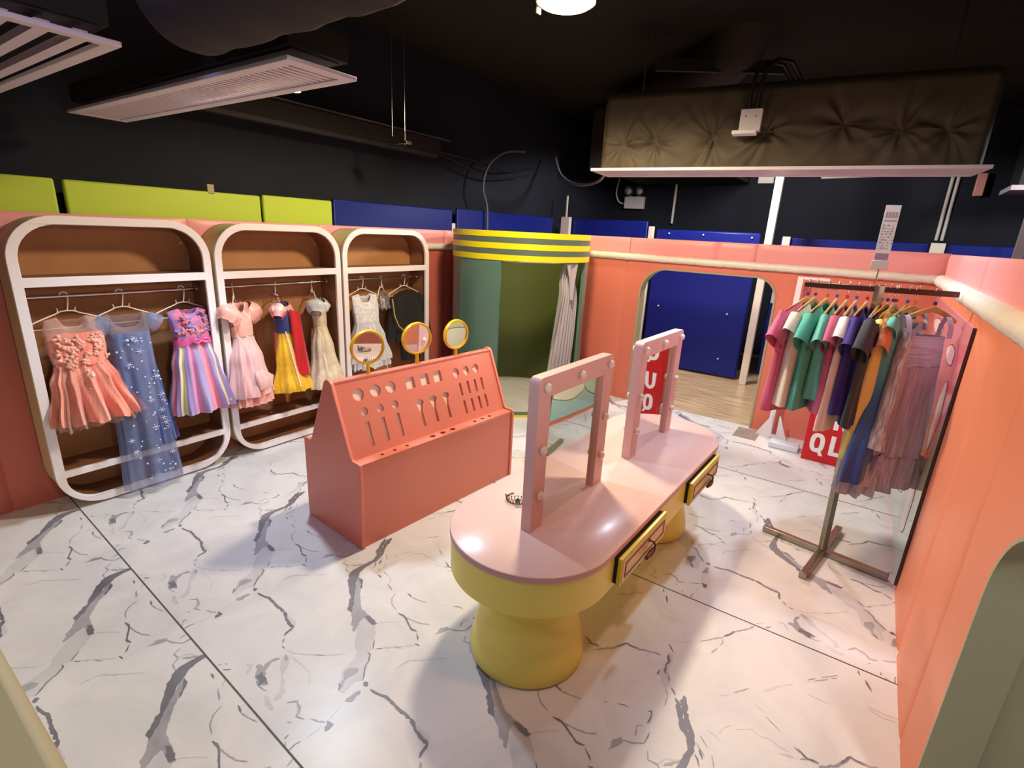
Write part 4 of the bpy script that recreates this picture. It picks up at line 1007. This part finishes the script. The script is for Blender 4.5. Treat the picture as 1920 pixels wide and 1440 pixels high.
sg = empty('price_sign', (3.300, 0.006, 1.560), 0, 'tall narrow acrylic sign with small printing on a rod above the clothes rack', 'sign')
MB().tube([(0, 0, 0.016), (0, -0.004, 0.095)], 0.0035, 8).build('rod', M_steel, sg)
acr = mat('clear_acrylic', 'D8D4D4', 0.15, alpha=0.75); ink = mat('grey_violet_ink', '8E8390', 0.6); ink2 = mat('mauve_ink', '8B6C84', 0.6)
A0 = Vector((-0.012, 0.036, 0)); A1 = Vector((-0.012, -0.040, 0))
box('clip', -0.010, 0.010, -0.036, 0.036, 0.092, 0.135, mat('frosted_clip', 'B9AFAA', 0.4), sg, 0.002)
box('acrylic_panel', -0.0025, 0.0025, -0.032, 0.032, 0.136, 0.405, acr, sg, 0.001)
mb = MB(); rng = random.Random(5)
def inkbox(mb, y0, y1, z0, z1): mb.box(-0.0032, -0.0026, y0, y1, z0, z1)
for y in range(4): inkbox(mb, 0.024-0.013*y-0.009, 0.024-0.013*y, 0.345, 0.372)
inkbox(mb, -0.026, 0.026, 0.328, 0.334)
for r_ in range(9):
    y = 0.026
    while y > -0.022:
        wd = rng.uniform(0.003, 0.011); inkbox(mb, y-wd, y, 0.305-r_*0.014, 0.305-r_*0.014+rng.uniform(0.004, 0.009)); y -= wd+rng.uniform(0.004, 0.012)
mb.build('printing', ink, sg)
mb = MB(); inkbox(mb, -0.028, 0.028, 0.140, 0.172); mb.build('mauve_block', ink2, sg)
def bar_at(t): return BX0.lerp(BX1, t)
def pos_at_y(y): return (BX0.y-y)/(BX0.y-BX1.y)
def tee(y, hexc, label, W=0.185, L=0.56, rz=0.0, hex2=None, sl=0.155, xoff=0.0, slr=0.088, ring='3A50A0', D=0.040, name='t_shirt', seedv=0, sang=56, drop=0):
    p = bar_at(pos_at_y(y))
    wood_hanger((p.x, p.y, p.z+0.005), rz, 'wooden hanger holding the '+(label if 'purple' in label or 'teal t' in label else label.split(' hanging')[0]), ring, w=0.165)
    g = empty(name, (p.x+xoff, p.y, p.z+0.005), rz, label, 't-shirt', None)
    W *= 1.20
    m = cloth('jersey_'+hexc, hexc, 0.85, sheen=0.2, hex2=hex2 or None, var=0.08, vscale=4, bump=0.2, bscale=120)
    mb = MB(); body(mb, [(0, W, 0.008, 0.0), (0.12, W*0.98, D*0.8, 0.01), (0.5, W*0.98, D, 0.05), (1, W*1.06, D*1.2, 0.09)], -0.082-drop, -0.10-L, 0.065, (0.072, 0.055, 0.012), folds=(5, 0), seed=int(y*1000)+seedv, rows=22)
    mb.build('body', m, g)
    for s in (-1, 1):
        mb = MB(); sleeve(mb, s, W*0.84, -0.175, sl, sang, slr*0.86, slr*0.98, 0.42, seed=int(y*777)); mb.build('sleeve', m, g)
    mb = MB(); mb.tube([(0.072*math.cos(a), (0.012 if math.sin(a) > 0 else -0.014)*abs(math.sin(a)), -0.088-drop-(0.055 if math.sin(a) < 0 else 0.012)*abs(math.sin(a))**0.5-0.020*abs(math.cos(a))) for a in [2*PI*k/28 for k in range(28)]], 0.0045, 6, closed=True)
    mb.build('collar', m, g)
    return g
tee(0.300, 'D8668C', 'pink t-shirt hanging first from the left on the rack', 0.205, 0.60, -0.30, ring='5A3480')
tee(0.262, 'E9E0CC', 'cream t-shirt with wide sleeves hanging in front of the leftmost pink one', 0.200, 0.56, -0.22, sl=0.11, ring='5A3480', D=0.045)
tee(0.205, '55B39C', 'teal t-shirt hanging directly beside the cream one', 0.190, 0.57, -0.20, ring='D06030')
tee(0.160, '66BFA9', 'lighter teal t-shirt hanging second of the two teal ones', 0.175, 0.50, -0.08, ring='4A58B0')
tee(0.112, 'C9607E', 'deep pink t-shirt hanging between the teal and white ones', 0.180, 0.57, -0.10, ring='D03040')
tee(0.070, 'EFE9E2', 'long white t-shirt hanging between the deep pink and purple ones', 0.190, 0.66, -0.10, sl=0.12, ring='4060C0', D=0.035)
tee(0.022, '43308C', 'purple t-shirt hanging directly left of the rack pole', 0.185, 0.56, -0.12, ring='D03040')
tee(-0.040, '43308C', 'purple t-shirt hanging directly right of the rack pole', 0.175, 0.62, -0.10, ring='2A1A60')
tee(-0.068, '3B3B3C', 'charcoal t-shirt hanging next to the right purple one', 0.205, 0.60, -0.22, ring='4A58B0', sl=0.17)
tee(-0.092, 'E8834A', 'orange t-shirt hanging behind the teal and blue dress', 0.120, 0.46, -0.05, ring='3A50A0')
tee(-0.104, 'EAD47A', 'long pale yellow t-shirt whose hem shows below the charcoal one', 0.135, 0.80, -0.28, ring='D03040', sl=0.03, xoff=-0.045)
# teal to blue sleeveless dress
def gradient_cloth(name, stops, z0, z1):
    m = mat(name, 'FFFFFF', 0.7, sheen=0.3); nt = m.node_tree; b = nt.nodes['Principled BSDF']
    tc = nt.nodes.new('ShaderNodeTexCoord'); sp = nt.nodes.new('ShaderNodeSeparateXYZ'); mr = nt.nodes.new('ShaderNodeMapRange'); r = nt.nodes.new('ShaderNodeValToRGB')
    nt.links.new(tc.outputs['Object'], sp.inputs[0]); nt.links.new(sp.outputs['Z'], mr.inputs['Value'])
    mr.inputs['From Min'].default_value = z0; mr.inputs['From Max'].default_value = z1
    nt.links.new(mr.outputs[0], r.inputs[0]); nt.links.new(r.outputs[0], b.inputs['Base Color'])
    e = r.color_ramp.elements; e[0].position = stops[0][0]; e[0].color = lin(stops[0][1]); e[1].position = stops[-1][0]; e[1].color = lin(stops[-1][1])
    for p_, c_ in stops[1:-1]: k = e.new(p_); k.color = lin(c_)
    return m
def dress_rack(y, rz, W, L, m, label, ring, prof, name='dress', xo=0.0, hw=None):
    p = bar_at(pos_at_y(y)); wood_hanger((p.x, p.y, p.z+0.005), rz, 'wooden hanger holding the '+label, ring, w=hw or W*1.0)
    g = empty(name, (p.x+xo, p.y, p.z+0.005), rz, label+', on the clothes rack', 'dress')
    return g
md = gradient_cloth('teal_blue_dye', [(0.0, '2C4486'), (0.45, '3A6CA8'), (0.62, '4FA0A6'), (1.0, '63B8A8')], -0.92, -0.08)
g = dress_rack(-0.150, -0.24, 0.17, 0.8, md, 'sleeveless dress in teal fading to blue', '4A58B0', None, 'two_tone_dress', hw=0.155)
mb = MB(); body(mb, [(0, 0.175, 0.008, 0), (0.15, 0.172, 0.035, 0.02), (0.4, 0.178, 0.045, 0.04), (1, 0.290, 0.065, 0.10)], -0.085, -1.00, 0.05, (0.06, 0.04, 0.012), folds=(5, 0), seed=91, rows=30, n=90); mb.build('body', md, g)
for s in (-1, 1):
    mb = MB(); sleeve(mb, s, 0.150, -0.155, 0.065, 52, 0.060, 0.070, 0.4, seed=6); mb.build('cap_sleeve', md, g)
# striped grey dress with ruffles
stripe = mat('fine_stripe_cotton', 'C9C4D0', 0.6, sheen=0.3, var=0.25, vscale=30, hex2='9C96AC', stretch=(6, 6, 0.25), bump=0.3, bscale=40)
stripe2 = mat('lilac_stripe_cotton', 'CDB6C6', 0.65, sheen=0.3, var=0.25, vscale=26, hex2='A390AA', stretch=(6, 6, 0.25), bump=0.3, bscale=40)
hstripe = mat('banded_cotton', 'CFC8DA', 0.6, sheen=0.3, var=0.3, vscale=20, hex2='A9A5BA', stretch=(0.3, 0.3, 8), bump=0.3, bscale=40)
g = dress_rack(-0.180, -0.55, 0.165, 0.8, stripe, 'silver grey striped dress with ruffled sleeve', 'E07030', None, 'striped_dress', hw=0.165)
mb = MB(); body(mb, [(0, 0.125, 0.012, 0), (0.5, 0.125, 0.04, 0.03), (1, 0.120, 0.05, 0.04)], -0.165, -0.34, 0.0, (0.06, 0.03, 0.0), seed=92, rows=8); mb.build('bodice', hstripe, g)
for s in (-1, 1):
    MB().tube([(s*0.115, 0.0, -0.120), (s*0.120, -0.012, -0.15), (s*0.115, -0.02, -0.20)], 0.010, 8, flat=0.4).build('strap', mat('white_strap', 'D9DAE4', 0.5), g)
mb = MB(); body(mb, [(0, 0.120, 0.05, 0.05), (0.5, 0.150, 0.060, 0.08), (1, 0.175, 0.065, 0.12)], -0.335, -0.90, 0, (0, 0, 0), folds=(8, 0), seed=93, n=110); mb.build('skirt', stripe, g)
mb = MB(); body(mb, [(0, 0.172, 0.064, 0.12), (0.1, 0.19, 0.072, 0.12), (1, 0.210, 0.080, 0.14)], -0.895, -1.10, 0, (0, 0, 0), folds=(11, 0), seed=94, n=130); mb.build('hem_flounce', stripe, g)
mb = MB(); mb.tube([(-0.10, -0.06, -0.20), (-0.135, -0.075, -0.32), (-0.155, -0.085, -0.52), (-0.175, -0.09, -0.66), (-0.185, -0.095, -0.80)], [0.035, 0.028, 0.034, 0.030, 0.052], 16, flat=0.6, caps=False)
mb.build('ruffled_sleeve', mat('silver_satin_stripe', 'DDD4D0', 0.32, metal=0.1, var=0.3, vscale=20, hex2='9A8C8E', stretch=(5, 5, 0.4), bump=0.5, bscale=30), g)
g = dress_rack(-0.262, -0.92, 0.18, 0.8, stripe2, 'lilac striped sundress with shoulder straps', '4A2060', None, 'sundress', xo=-0.03, hw=0.150)
g.location.y += 0.015
mb = MB(); body(mb, [(0, 0.112, 0.030, 0.0), (0.5, 0.116, 0.045, 0.03), (1, 0.118, 0.052, 0.04)], -0.215, -0.375, 0.0, (0, 0, 0), seed=95, rows=8); mb.build('bodice', hstripe, g)
for s in (-1, 1):
    P = [[(s*0.108+dx, yy, zz) for dx in (-0.014, 0, 0.014)] for yy, zz in ((-0.034, -0.222), (-0.030, -0.17), (-0.006, -0.122), (0.010, -0.118), (0.03, -0.16), (0.034, -0.222))]
    MB().grid(P).build('strap', mat('pale_blue_strap', 'C4C9E2', 0.5) if s < 0 else stripe2, g)
mb = MB(); body(mb, [(0, 0.120, 0.054, 0.05), (0.5, 0.140, 0.055, 0.08), (1, 0.150, 0.058, 0.12)], -0.37, -0.86, 0, (0, 0, 0), folds=(8, 0), seed=96, n=110); mb.build('skirt', stripe2, g)
mb = MB(); body(mb, [(0, 0.148, 0.057, 0.12), (0.1, 0.160, 0.063, 0.12), (1, 0.172, 0.066, 0.14)], -0.855, -1.045, 0, (0, 0, 0), folds=(11, 0), seed=97, n=130); mb.build('hem_flounce', stripe2, g)
# ------------------------------------------------------------------ red card stand with lettering
bx = empty('card_display', (4.80, 0.0, 0), 0, 'red card display with white lettering standing on the floor behind the hanging clothes', 'display')
YL, YR_ = 0.228, -0.235; HB = 1.12
MB().box(-0.02, 0.10, YR_, YL, 0.0, HB).build('card_body', M_red, bx, bevel=0.004)
def letter(mb, ch, y, z, w, h, s):
    """stroke letters in the YZ plane facing -X; y is the left edge as read from the front"""
    fn = lambda a, b, d: (-0.0205-d, y-a*w, z+b*h)
    k = s/w; kh = s/h
    def R(a0, b0, a1, b1): mb.prism([[(a0, b0), (a1, b0), (a1, b1), (a0, b1)]], fn, 0, 0.002)
    if ch == 'I': mb.prism([[(0.5-k/2, 0), (0.5+k/2, 0), (0.5+k/2, 1), (0.5-k/2, 1)]], fn, 0, 0.002)
    if ch == 'L': mb.prism([[(0.08, 0), (0.95, 0), (0.95, kh), (0.08+k, kh), (0.08+k, 1), (0.08, 1)]], fn, 0, 0.002)
    if ch == 'N': mb.prism([[(0.04, 0), (0.04+k, 0), (0.04+k, 0.62), (0.96-k, 0), (0.96, 0), (0.96, 1), (0.96-k, 1), (0.96-k, 0.38), (0.04+k, 1), (0.04, 1)]], fn, 0, 0.002)
    if ch == 'U':
        o = [(0.04, 1), (0.04, 0.35)]+[(0.5-0.46*math.cos(math.radians(a)), 0.35-0.35*math.sin(math.radians(a))) for a in range(15, 180, 15)]+[(0.96, 0.35), (0.96, 1), (0.96-k, 1), (0.96-k, 0.35)]
        o += [(0.5+(0.46-k)*math.cos(math.radians(a)), 0.35-(0.35-kh)*math.sin(math.radians(a))) for a in range(15, 180, 15)]+[(0.04+k, 0.35), (0.04+k, 1)]
        mb.prism([o], fn, 0, 0.002)
    if ch in 'OQ':
        P = lambda rx, ry: [(0.5+rx*math.copysign(abs(math.cos(a))**0.8, math.cos(a)), 0.5+ry*math.copysign(abs(math.sin(a))**0.8, math.sin(a))) for a in [2*PI*i/28 for i in range(28)]]
        mb.prism([P(0.48, 0.5), P(0.48-k, 0.5-kh)], fn, 0, 0.002)
    if ch == 'Q': mb.prism([[(0.5, 0.22), (0.72, 0.26), (1.0, -0.14), (0.74, -0.14)]], fn, 0.0001, 0.0021)
for z0 in (0.085, 0.60):
    mb = MB()
    for row, word in enumerate(('QLO', 'UNI')):
        for i, ch in enumerate(word):
            letter(mb, ch, YL-0.040-0.138*i, z0+row*0.225, 0.112, 0.17, 0.034)
    mb.build('lower_lettering' if z0 < 0.3 else 'upper_lettering', M_white, bx)
# ------------------------------------------------------------------ printed board on the right wall (generic shapes)
bd = empty('printed_board', (4.15, -0.408, 0.05), 0, 'glossy board printed with soft pink, yellow-green and cream shapes leaning flat on the right wall', 'printed board')
mbd = gradient_cloth('pastel_print', [(0.0, '9CC8C8'), (0.22, 'AFCFB8'), (0.36, 'CDD39A'), (0.55, 'D9C8A0'), (0.66, 'DDA0A8'), (1.0, 'D994AC')], 0.0, 1.38)
mbd.node_tree.nodes['Principled BSDF'].inputs['Roughness'].default_value = 0.12
mbd.node_tree.nodes['Principled BSDF'].inputs['Sheen Weight'].default_value = 0
mbd.node_tree.nodes['Principled BSDF'].inputs['Coat Weight'].default_value = 0.5
box('board', -1.05, 1.02, -0.004, 0.006, 0.0, 1.38, mbd, bd)
box('board_edge', -1.055, -1.05, -0.005, 0.007, 0.0, 1.38, mat('dark_board_edge', '3A2A26', 0.5), bd)
def blob(mb, cx, cz, rx, rz, d, seed, n=30):
    rng = random.Random(seed); ph = rng.uniform(0, 6)
    mb.prism([[(cx+rx*(1+0.10*math.sin(3*a+ph)+0.05*math.sin(7*a))*math.cos(a), cz+rz*(1+0.08*math.sin(2*a+ph))*math.sin(a)) for a in [2*PI*k/n for k in range(n)]]], lambda a, b, dd: (a, 0.0062+dd, b), d, d+0.0006)
mo = mat('dark_print_line', '3E3330', 0.4)
for i, (cx, cz, rx, rz, hx) in enumerate(((-0.78, 0.88, 0.10, 0.17, 'F1EBDD'), (-0.30, 0.72, 0.24, 0.20, 'EFEAD2'), (0.20, 0.75, 0.20, 0.24, 'D9B871'), (0.62, 0.70, 0.18, 0.22, '9EC6D6'), (-0.72, 0.34, 0.12, 0.18, 'F0EEE0'), (0.0, 0.30, 0.30, 0.14, 'E7E6CC'), (0.55, 0.25, 0.25, 0.13, 'B9D8B4'), (-0.6, 1.18, 0.16, 0.05, 'F2D7DA'), (0.3, 1.22, 0.3, 0.05, 'F0E6E0'))):
    mb = MB(); blob(mb, cx, cz, rx+0.007, rz+0.007, 0.0002, i); mb.build('outline', mo, bd)
    mb = MB(); blob(mb, cx, cz, rx, rz, 0.0010, i); mb.build('printed_shape', mat('print_'+hx, hx, 0.2), bd)
# ------------------------------------------------------------------ white stand and bits at the foot of the back wall
st = empty('white_stand', (5.16, 0.52, 0), 0, 'narrow white upright stand with splayed foot against the back wall, left of the rack', 'stand')
MB().box(-0.015, 0.015, -0.0, 0.045, 0.03, 1.49).build('upright', M_white, st, bevel=0.003)
MB().prism([[(-0.10, 0.0), (0.17, 0.0), (0.055, 0.22), (0.045, 0.22), (0.03, 0.03), (-0.01, 0.03), (-0.01, 0.22), (-0.02, 0.22)]], lambda a, b, d: (d, a-0.03, b), -0.03, -0.017).build('splayed_foot', M_white, st)
MB().box(-0.012, 0.012, -0.20, 0.045, 1.470, 1.492).build('top_cap', M_white, st, bevel=0.003)
o = MB().box(4.86, 4.98, 0.26, 0.50, 0.0, 0.055).build('folded_paper', mat('pale_blue_paper', 'D5DCEC', 0.5), bevel=0.01); tag(o, 'pale blue folded paper packet on the floor left of the red card display', 'packet')
o = MB().box(4.93, 5.22, 0.62, 0.82, 0.0, 0.010).build('acrylic_plate', mat('clear_plate', 'D8C0A8', 0.1, alpha=0.35)); tag(o, 'clear acrylic plate lying on the floor at the foot of the doorway', 'plate')
# ------------------------------------------------------------------ ceiling equipment
def diffuser(x0, x1, y0, y1, z, name, label, slats, along_y=False, housing=0.28):
    d = empty(name, ((x0+x1)/2, (y0+y1)/2, z), 0, label, 'air diffuser'); hx = (x1-x0)/2; hy = (y1-y0)/2; f = 0.045
    MB().prism([[(-hx, -hy), (hx, -hy), (hx, hy), (-hx, hy)], [(-hx+f, -hy+f), (-hx+f, hy-f), (hx-f, hy-f), (hx-f, -hy+f)]], XY, 0.0, 0.016).build('frame', M_diff, d, bevel=0.003)
    MB().box(-hx+f, hx-f, -hy+f, hy-f, 0.05, 0.055).build('slot_backing', M_slot, d)
    mb = MB()
    if along_y:
        n = slats
        for k in range(n):
            x = -hx+f+(2*hx-2*f)*(k+0.5)/n; w_ = (2*hx-2*f)/n*0.20
            mb.box(x-w_, x+w_, -hy+f, hy-f, 0.006, 0.030)
    else:
        for k in range(slats):
            y = -hy+f+(2*hy-2*f)*(k+0.5)/slats; w_ = (2*hy-2*f)/slats*0.28
            mb.box(-hx+f, hx-f, y-w_, y+w_, 0.006, 0.026)
    mb.build('louvres', M_diff, d)
    MB().box(-hx+0.02, hx-0.02, -hy+0.02, hy-0.02, 0.056, housing).build('housing', mat('black_housing', '0E0D0F', 0.8), d)
    return d
diffuser(0.25, 0.80, 2.12, 3.90, 2.25, 'ceiling_diffuser', 'wide white slotted air diffuser at the upper left corner', 5, True, 0.45)
diffuser(1.12, 1.40, 1.72, 3.80, 2.25, 'ceiling_diffuser', 'long narrow white louvred air diffuser above the first wardrobe', 56, False, 0.14)
# round duct running across the top
mb = MB(); P = []; Rr = []
for i in range(61):
    t = i/60; y = 2.10-3.4*t; P.append((0.97+0.01*t, y, 2.43)); Rr.append(0.168+0.004*math.sin(13*t*6)+0.003*math.sin(31*t*6))
Rr[0] = 0.12; Rr[1] = 0.155
mb.tube(P, Rr, 36); o = mb.build('round_duct', M_duct); tag(o, 'large round black duct crossing the top of the room above the diffusers', 'duct')
# quilted air handler
ac = empty('air_handler', (4.62, 0.90, 2.30), 0.126 , 'long ceiling air unit wrapped in dark quilted insulation above the doorway', 'air conditioner')
# local: x toward the far side, y along the unit (+y = left end)
HLn = 1.335; HH = 0.61; DD = 0.44
pins = [(-1.10, 0.24), (-0.83, 0.25), (-0.48, 0.30), (0.02, 0.27), (0.40, 0.24), (0.86, 0.22), (1.13, 0.20)]
def fold(y, z):
    d = 0.0
    for i, (py, pz) in enumerate(pins):
        dy = y-py; dz = z-pz; r = math.hypot(dy, dz); a = math.atan2(dz, dy)
        d -= 0.035*math.exp(-(r/0.07)**2)
        d += 0.013*math.exp(-(r/0.22)**2)*math.sin(5*a+i*1.7+1.8*math.sin(2*a+i*2.3)+6*r)*(1-math.exp(-(r/0.03)**2)) + 0.005*math.exp(-(r/0.35)**2)*math.sin(11*a+i+2.2*math.sin(3*a+i)-9*r)
    d += 0.006*math.sin(9*y+4*z)*math.sin(7*z+2*y)+0.016*math.sin(PI*z/HH)
    return d
P = []
NY = 260; NZ = 64
sec = []
for k in range(NZ+1):
    z = 0.02+HH*k/NZ
    row = []
    for j in range(NY+1):
        y = -HLn+2*HLn*j/NY
        e = min(j, NY-j)/NY*2*HLn; rnd = 0.05*(1-min(1, e/0.06))**2; rt = 0.07*max(0, (z-HH+0.06)/0.08)**2
        row.append((-0.0-fold(y, z)*min(1, e/0.05)+rnd+rt, y, z-0.03*max(0, 1-e/0.05)*(k/NZ)))
    P.append(row)
mb = MB(); mb.grid(P); mb.build('insulation_front', M_quilt, ac)
MB().box(0.045, DD, -HLn+0.002, HLn-0.002, 0.02, HH+0.01).build('insulation_body', M_quilt, ac, bevel=0.03)
hx0, hx1 = -0.05, DD
MB().prism([[(hx0, -HLn-0.04), (hx1, -HLn-0.04), (hx1, HLn+0.06), (hx0, HLn+0.06)], [(hx0+0.05, -HLn), (hx0+0.05, HLn), (hx1-0.05, HLn), (hx1-0.05, -HLn)]], XY, -0.006, 0.018).build('grille_frame', M_diff, ac, bevel=0.002)
mb = MB()
for k in range(6):
    x = hx0+0.075+k*(hx1-hx0-0.15)/5; mb.box(x-0.028, x+0.028, -HLn, HLn, 0.0, 0.012)
mb.build('grille_slats', M_diff, ac)
jb = empty('junction_box', (4.565, 1.03, 2.62), ac.rotation_euler.z, 'small white junction box plate with conduit loops on the quilted air unit', 'junction box')
MB().box(-0.09, -0.02, -0.075, 0.075, -0.06, 0.09).build('cover', M_white, jb, bevel=0.004)
MB().box(-0.13, -0.02, -0.055, 0.115, -0.085, -0.060).build('bracket', M_white, jb, bevel=0.003)
mb = MB()
for s, q in ((0.03, 0.20), (-0.03, 0.26)):
    mb.tube([(-0.06, s+0.0, 0.09), (-0.07, s, 0.20), (-0.06, s-0.02, 0.30+q*0.2), (-0.02, s-0.08, 0.37+q*0.2), (0.05, s-0.18, 0.36+q*0.2), (0.12, s-0.26, 0.30), (0.2, s-0.36, 0.28)], 0.016, 10)
mb.build('conduit_loop', M_bcable, jb)
for xx in (-0.035, 0.035): MB().ball((-0.0905, xx, 0.04), 0.006, 6).build('screw', M_grey, jb)
# rods that hang the air unit
for i, (x, y) in enumerate(((4.60, 1.95), (4.95, -0.12))):
    o = MB().tube([(x, y, 2.86), (x, y, 3.45)], 0.007, 8).build('hanger_rod', M_steel); tag(o, ['thin steel rod holding the left end of the quilted air unit', 'thin steel rod holding the right end of the quilted air unit'][i], 'rod')
# big lamp
lp = empty('ceiling_lamp', (3.02, 1.82, 3.03), 0, 'round glowing ceiling lamp with warm white light', 'ceiling lamp')
lamp_m = mat('lamp_diffuser_glow', 'FFDFA6', 0.5, emit=14)
MB().lathe([(0.0005, 0.0), (0.09, 0.001), (0.15, 0.006), (0.172, 0.022), (0.172, 0.035)], 48, caps=False).build('diffuser', lamp_m, lp)
MB().lathe([(0.177, 0.02), (0.182, 0.035), (0.17, 0.10), (0.10, 0.16), (0.05, 0.18), (0.05, 0.42)], 48, caps=False).build('housing', mat('lamp_housing', '1A1816', 0.6), lp)
MB().box(-0.02, 0.02, 0.184, 0.194, -0.01, 0.05).build('latch', M_white, lp)
# track spot
tr = empty('track_spotlight', (1.93, 2.92, 2.46), 0, 'small glowing cool white spotlight beside the long diffuser', 'spotlight')
MB().lathe([(0.0005, -0.012), (0.032, -0.012), (0.034, -0.008)], 24, caps=False).build('lens', mat('cool_lens_glow', 'DDF2FF', 0.4, emit=22), tr)
MB().lathe([(0.036, -0.012), (0.040, 0.0), (0.040, 0.06), (0.012, 0.075), (0.008, 0.3), (0.008, 0.985)], 24, caps=False).build('housing', M_white, tr)
# tray and tube running along the black left wall
tr2 = empty('cable_tray', (3.4, 4.14, 2.50), 0, 'long black cable tray with pale metal rail along the black left wall', 'cable tray')
MB().box(-1.7, 0.95, -0.10, 0.02, -0.02, 0.12).build('tray', mat('black_tray', '1B1717', 0.7), tr2)
MB().box(-1.5, 1.08, -0.13, -0.10, 0.125, 0.140).build('metal_rail', M_steel, tr2)
MB().box(-1.9, 0.9, -0.11, -0.03, -0.055, -0.02).build('lower_lip', mat('dark_grey_lip', '2B2A2B', 0.6), tr2)
for i, (x, y, z0, z1) in enumerate(((3.30, 3.62, 2.47, 3.45), (3.30, 3.47, 2.39, 3.45))):
    o = MB().tube([(x, y, z0), (x, y, z1)], 0.006, 8).build('threaded_rod', M_chrome); tag(o, ['left of the two thin steel rods hanging above the middle wardrobe', 'right of the two thin steel rods, carrying the small clamp'][i], 'rod')
o = MB().box(3.27, 3.33, 3.42, 3.66, 2.40, 2.425).build('rod_clamp', M_chrome, bevel=0.003); tag(o, 'small steel channel clamp at the lower end of the hanging rods', 'clamp')
# cables
def cable(name, pts, r, m, label):
    # catmull-rom smoothing
    P = [Vector(p) for p in pts]; out = []
    for i in range(len(P)-1):
        a = P[max(i-1, 0)]; b = P[i]; c = P[i+1]; d = P[min(i+2, len(P)-1)]
        for k in range(8):
            t = k/8; out.append(0.5*((2*b)+(c-a)*t+(2*a-5*b+4*c-d)*t*t+(3*b-a-3*c+d)*t**3))
    out.append(P[-1]); o = MB().tube(out, r, 8).build(name, m); return tag(o, label, 'cable')
cable('grey_cable', [(5.85, 3.98, 2.72), (5.5, 4.0, 2.67), (5.25, 4.02, 2.55), (5.12, 4.03, 2.40), (5.08, 4.03, 2.20), (5.15, 4.02, 2.02), (5.17, 4.02, 1.70)], 0.014, mat('dark_grey_cable', '5C5E60', 0.5), 'grey cable dropping from the ceiling behind the booth over the blue panel')
cable('grey_hose', [(6.6, 3.98, 2.75), (6.4, 3.75, 2.50), (6.2, 3.40, 2.36), (5.9, 2.95, 2.36), (5.5, 2.62, 2.50), (5.05, 2.36, 2.60)], 0.017, M_grey, 'pale grey hose sagging in a loop left of the quilted air unit')
cable('black_cable', [(4.35, 4.08, 2.52), (4.9, 4.05, 2.50), (5.5, 4.05, 2.45), (6.1, 4.0, 2.55)], 0.012, M_bcable, 'black cable leaving the end of the cable tray')
cable('black_cable', [(4.35, 4.08, 2.50), (4.9, 4.05, 2.40), (5.4, 4.05, 2.36), (6.0, 4.0, 2.45)], 0.010, M_bcable, 'lower black cable sagging from the cable tray')
cable('white_cable', [(8.98, 0.95, 2.70), (8.98, 0.0, 2.73), (8.98, -0.55, 2.78)], 0.024, M_post, 'white cable running along the black back wall under the quilted air unit')
# emergency light
em = empty('emergency_light', (8.93, 3.72, 2.22), 0, 'white twin-head emergency light on the black back wall', 'emergency light')
MB().box(-0.06, 0.06, -0.17, 0.17, 0.0, 0.20).build('housing', M_white, em, bevel=0.01)
for s in (-1, 1):
    mb = MB(); mb.tube([(-0.03, s*0.10, 0.30), (-0.07, s*0.10, 0.285)], [0.05, 0.085], 24); mb.build('lamp_head', M_chrome, em)
    MB().tube([(-0.03, s*0.10, 0.30), (-0.03, s*0.07, 0.20)], 0.012, 8).build('lamp_arm', M_white, em)
    MB().ball((-0.075, s*0.10, 0.283), 0.05, 12, (0.4, 1, 1)).build('lens', mat('lamp_lens', 'E8E2D8', 0.1), em)
wc = cable('cord', [(8.95, 4.05, 2.72), (8.93, 4.08, 2.50), (8.93, 4.02, 2.34), (8.94, 3.9, 2.30)], 0.014, M_white, 'white cord curving into the left side of the emergency light'); wc.parent = em; wc.matrix_parent_inverse = em.matrix_basis.inverted()
for k in ('label', 'category'): del wc[k]
o = MB().tube([(8.93, 3.02, 2.62), (8.93, 3.02, 2.0)], 0.022, 8).build('white_pipe', M_post); tag(o, 'vertical white pipe on the black wall right of the emergency light', 'pipe')
o = MB().box(8.92, 8.99, 1.56, 1.78, 2.62, 2.85).build('switch_box', M_post, bevel=0.01); tag(o, 'small white box on the black wall left of the tall white post', 'box')
o = MB().box(8.90, 8.97, -0.86, -0.76, 2.45, 2.72).build('exit_tag', mat('pink_white_plastic', 'E6A09A', 0.4), bevel=0.01); tag(o, 'small pink and white fitting hanging from the cable at the right', 'fitting')
# big dark ducts in the background
mb = MB(); mb.tube([(6.4, 2.95, 3.17), (5.9, 2.25, 3.18), (5.5, 1.7, 3.22), (5.25, 1.4, 3.42), (5.1, 1.2, 3.75)], 0.0+0.25, 40); o = mb.build('round_duct', mat('brown_black_duct', '28221F', 0.7)); tag(o, 'fat dark round duct hanging under the ceiling behind the quilted air unit', 'duct')
mb = MB(); o = MB().box(6.9, 8.9, 1.9, 3.6, 2.62, 3.40).build('square_duct', mat('brown_black_box', '2A2521', 0.75)); tag(o, 'large dark box duct above the emergency light', 'duct')
mb = MB(); q = Matrix.Translation((4.9, 1.98, 3.22)) @ Matrix.Rotation(math.radians(-60), 4, 'Z')
o = MB().box(0, 1.1, -0.02, 0.02, -0.05, 0.05, q).build('support_beam', mat('dark_strut', '3A3735', 0.6)); tag(o, 'dark perforated strut slanting towards the top of the quilted air unit', 'strut')
wu = empty('wall_unit', (8.2, -1.45, 2.45), 0, 'dark hanging unit with white bottom frame at the right edge', 'air unit')
MB().box(-0.3, 0.3, -0.75, 0.42, 0.03, 0.75).build('casing', mat('charcoal_casing', '2A2C30', 0.7), wu)
MB().box(-0.36, 0.36, -0.80, 0.48, -0.02, 0.03).build('bottom_frame', M_diff, wu)
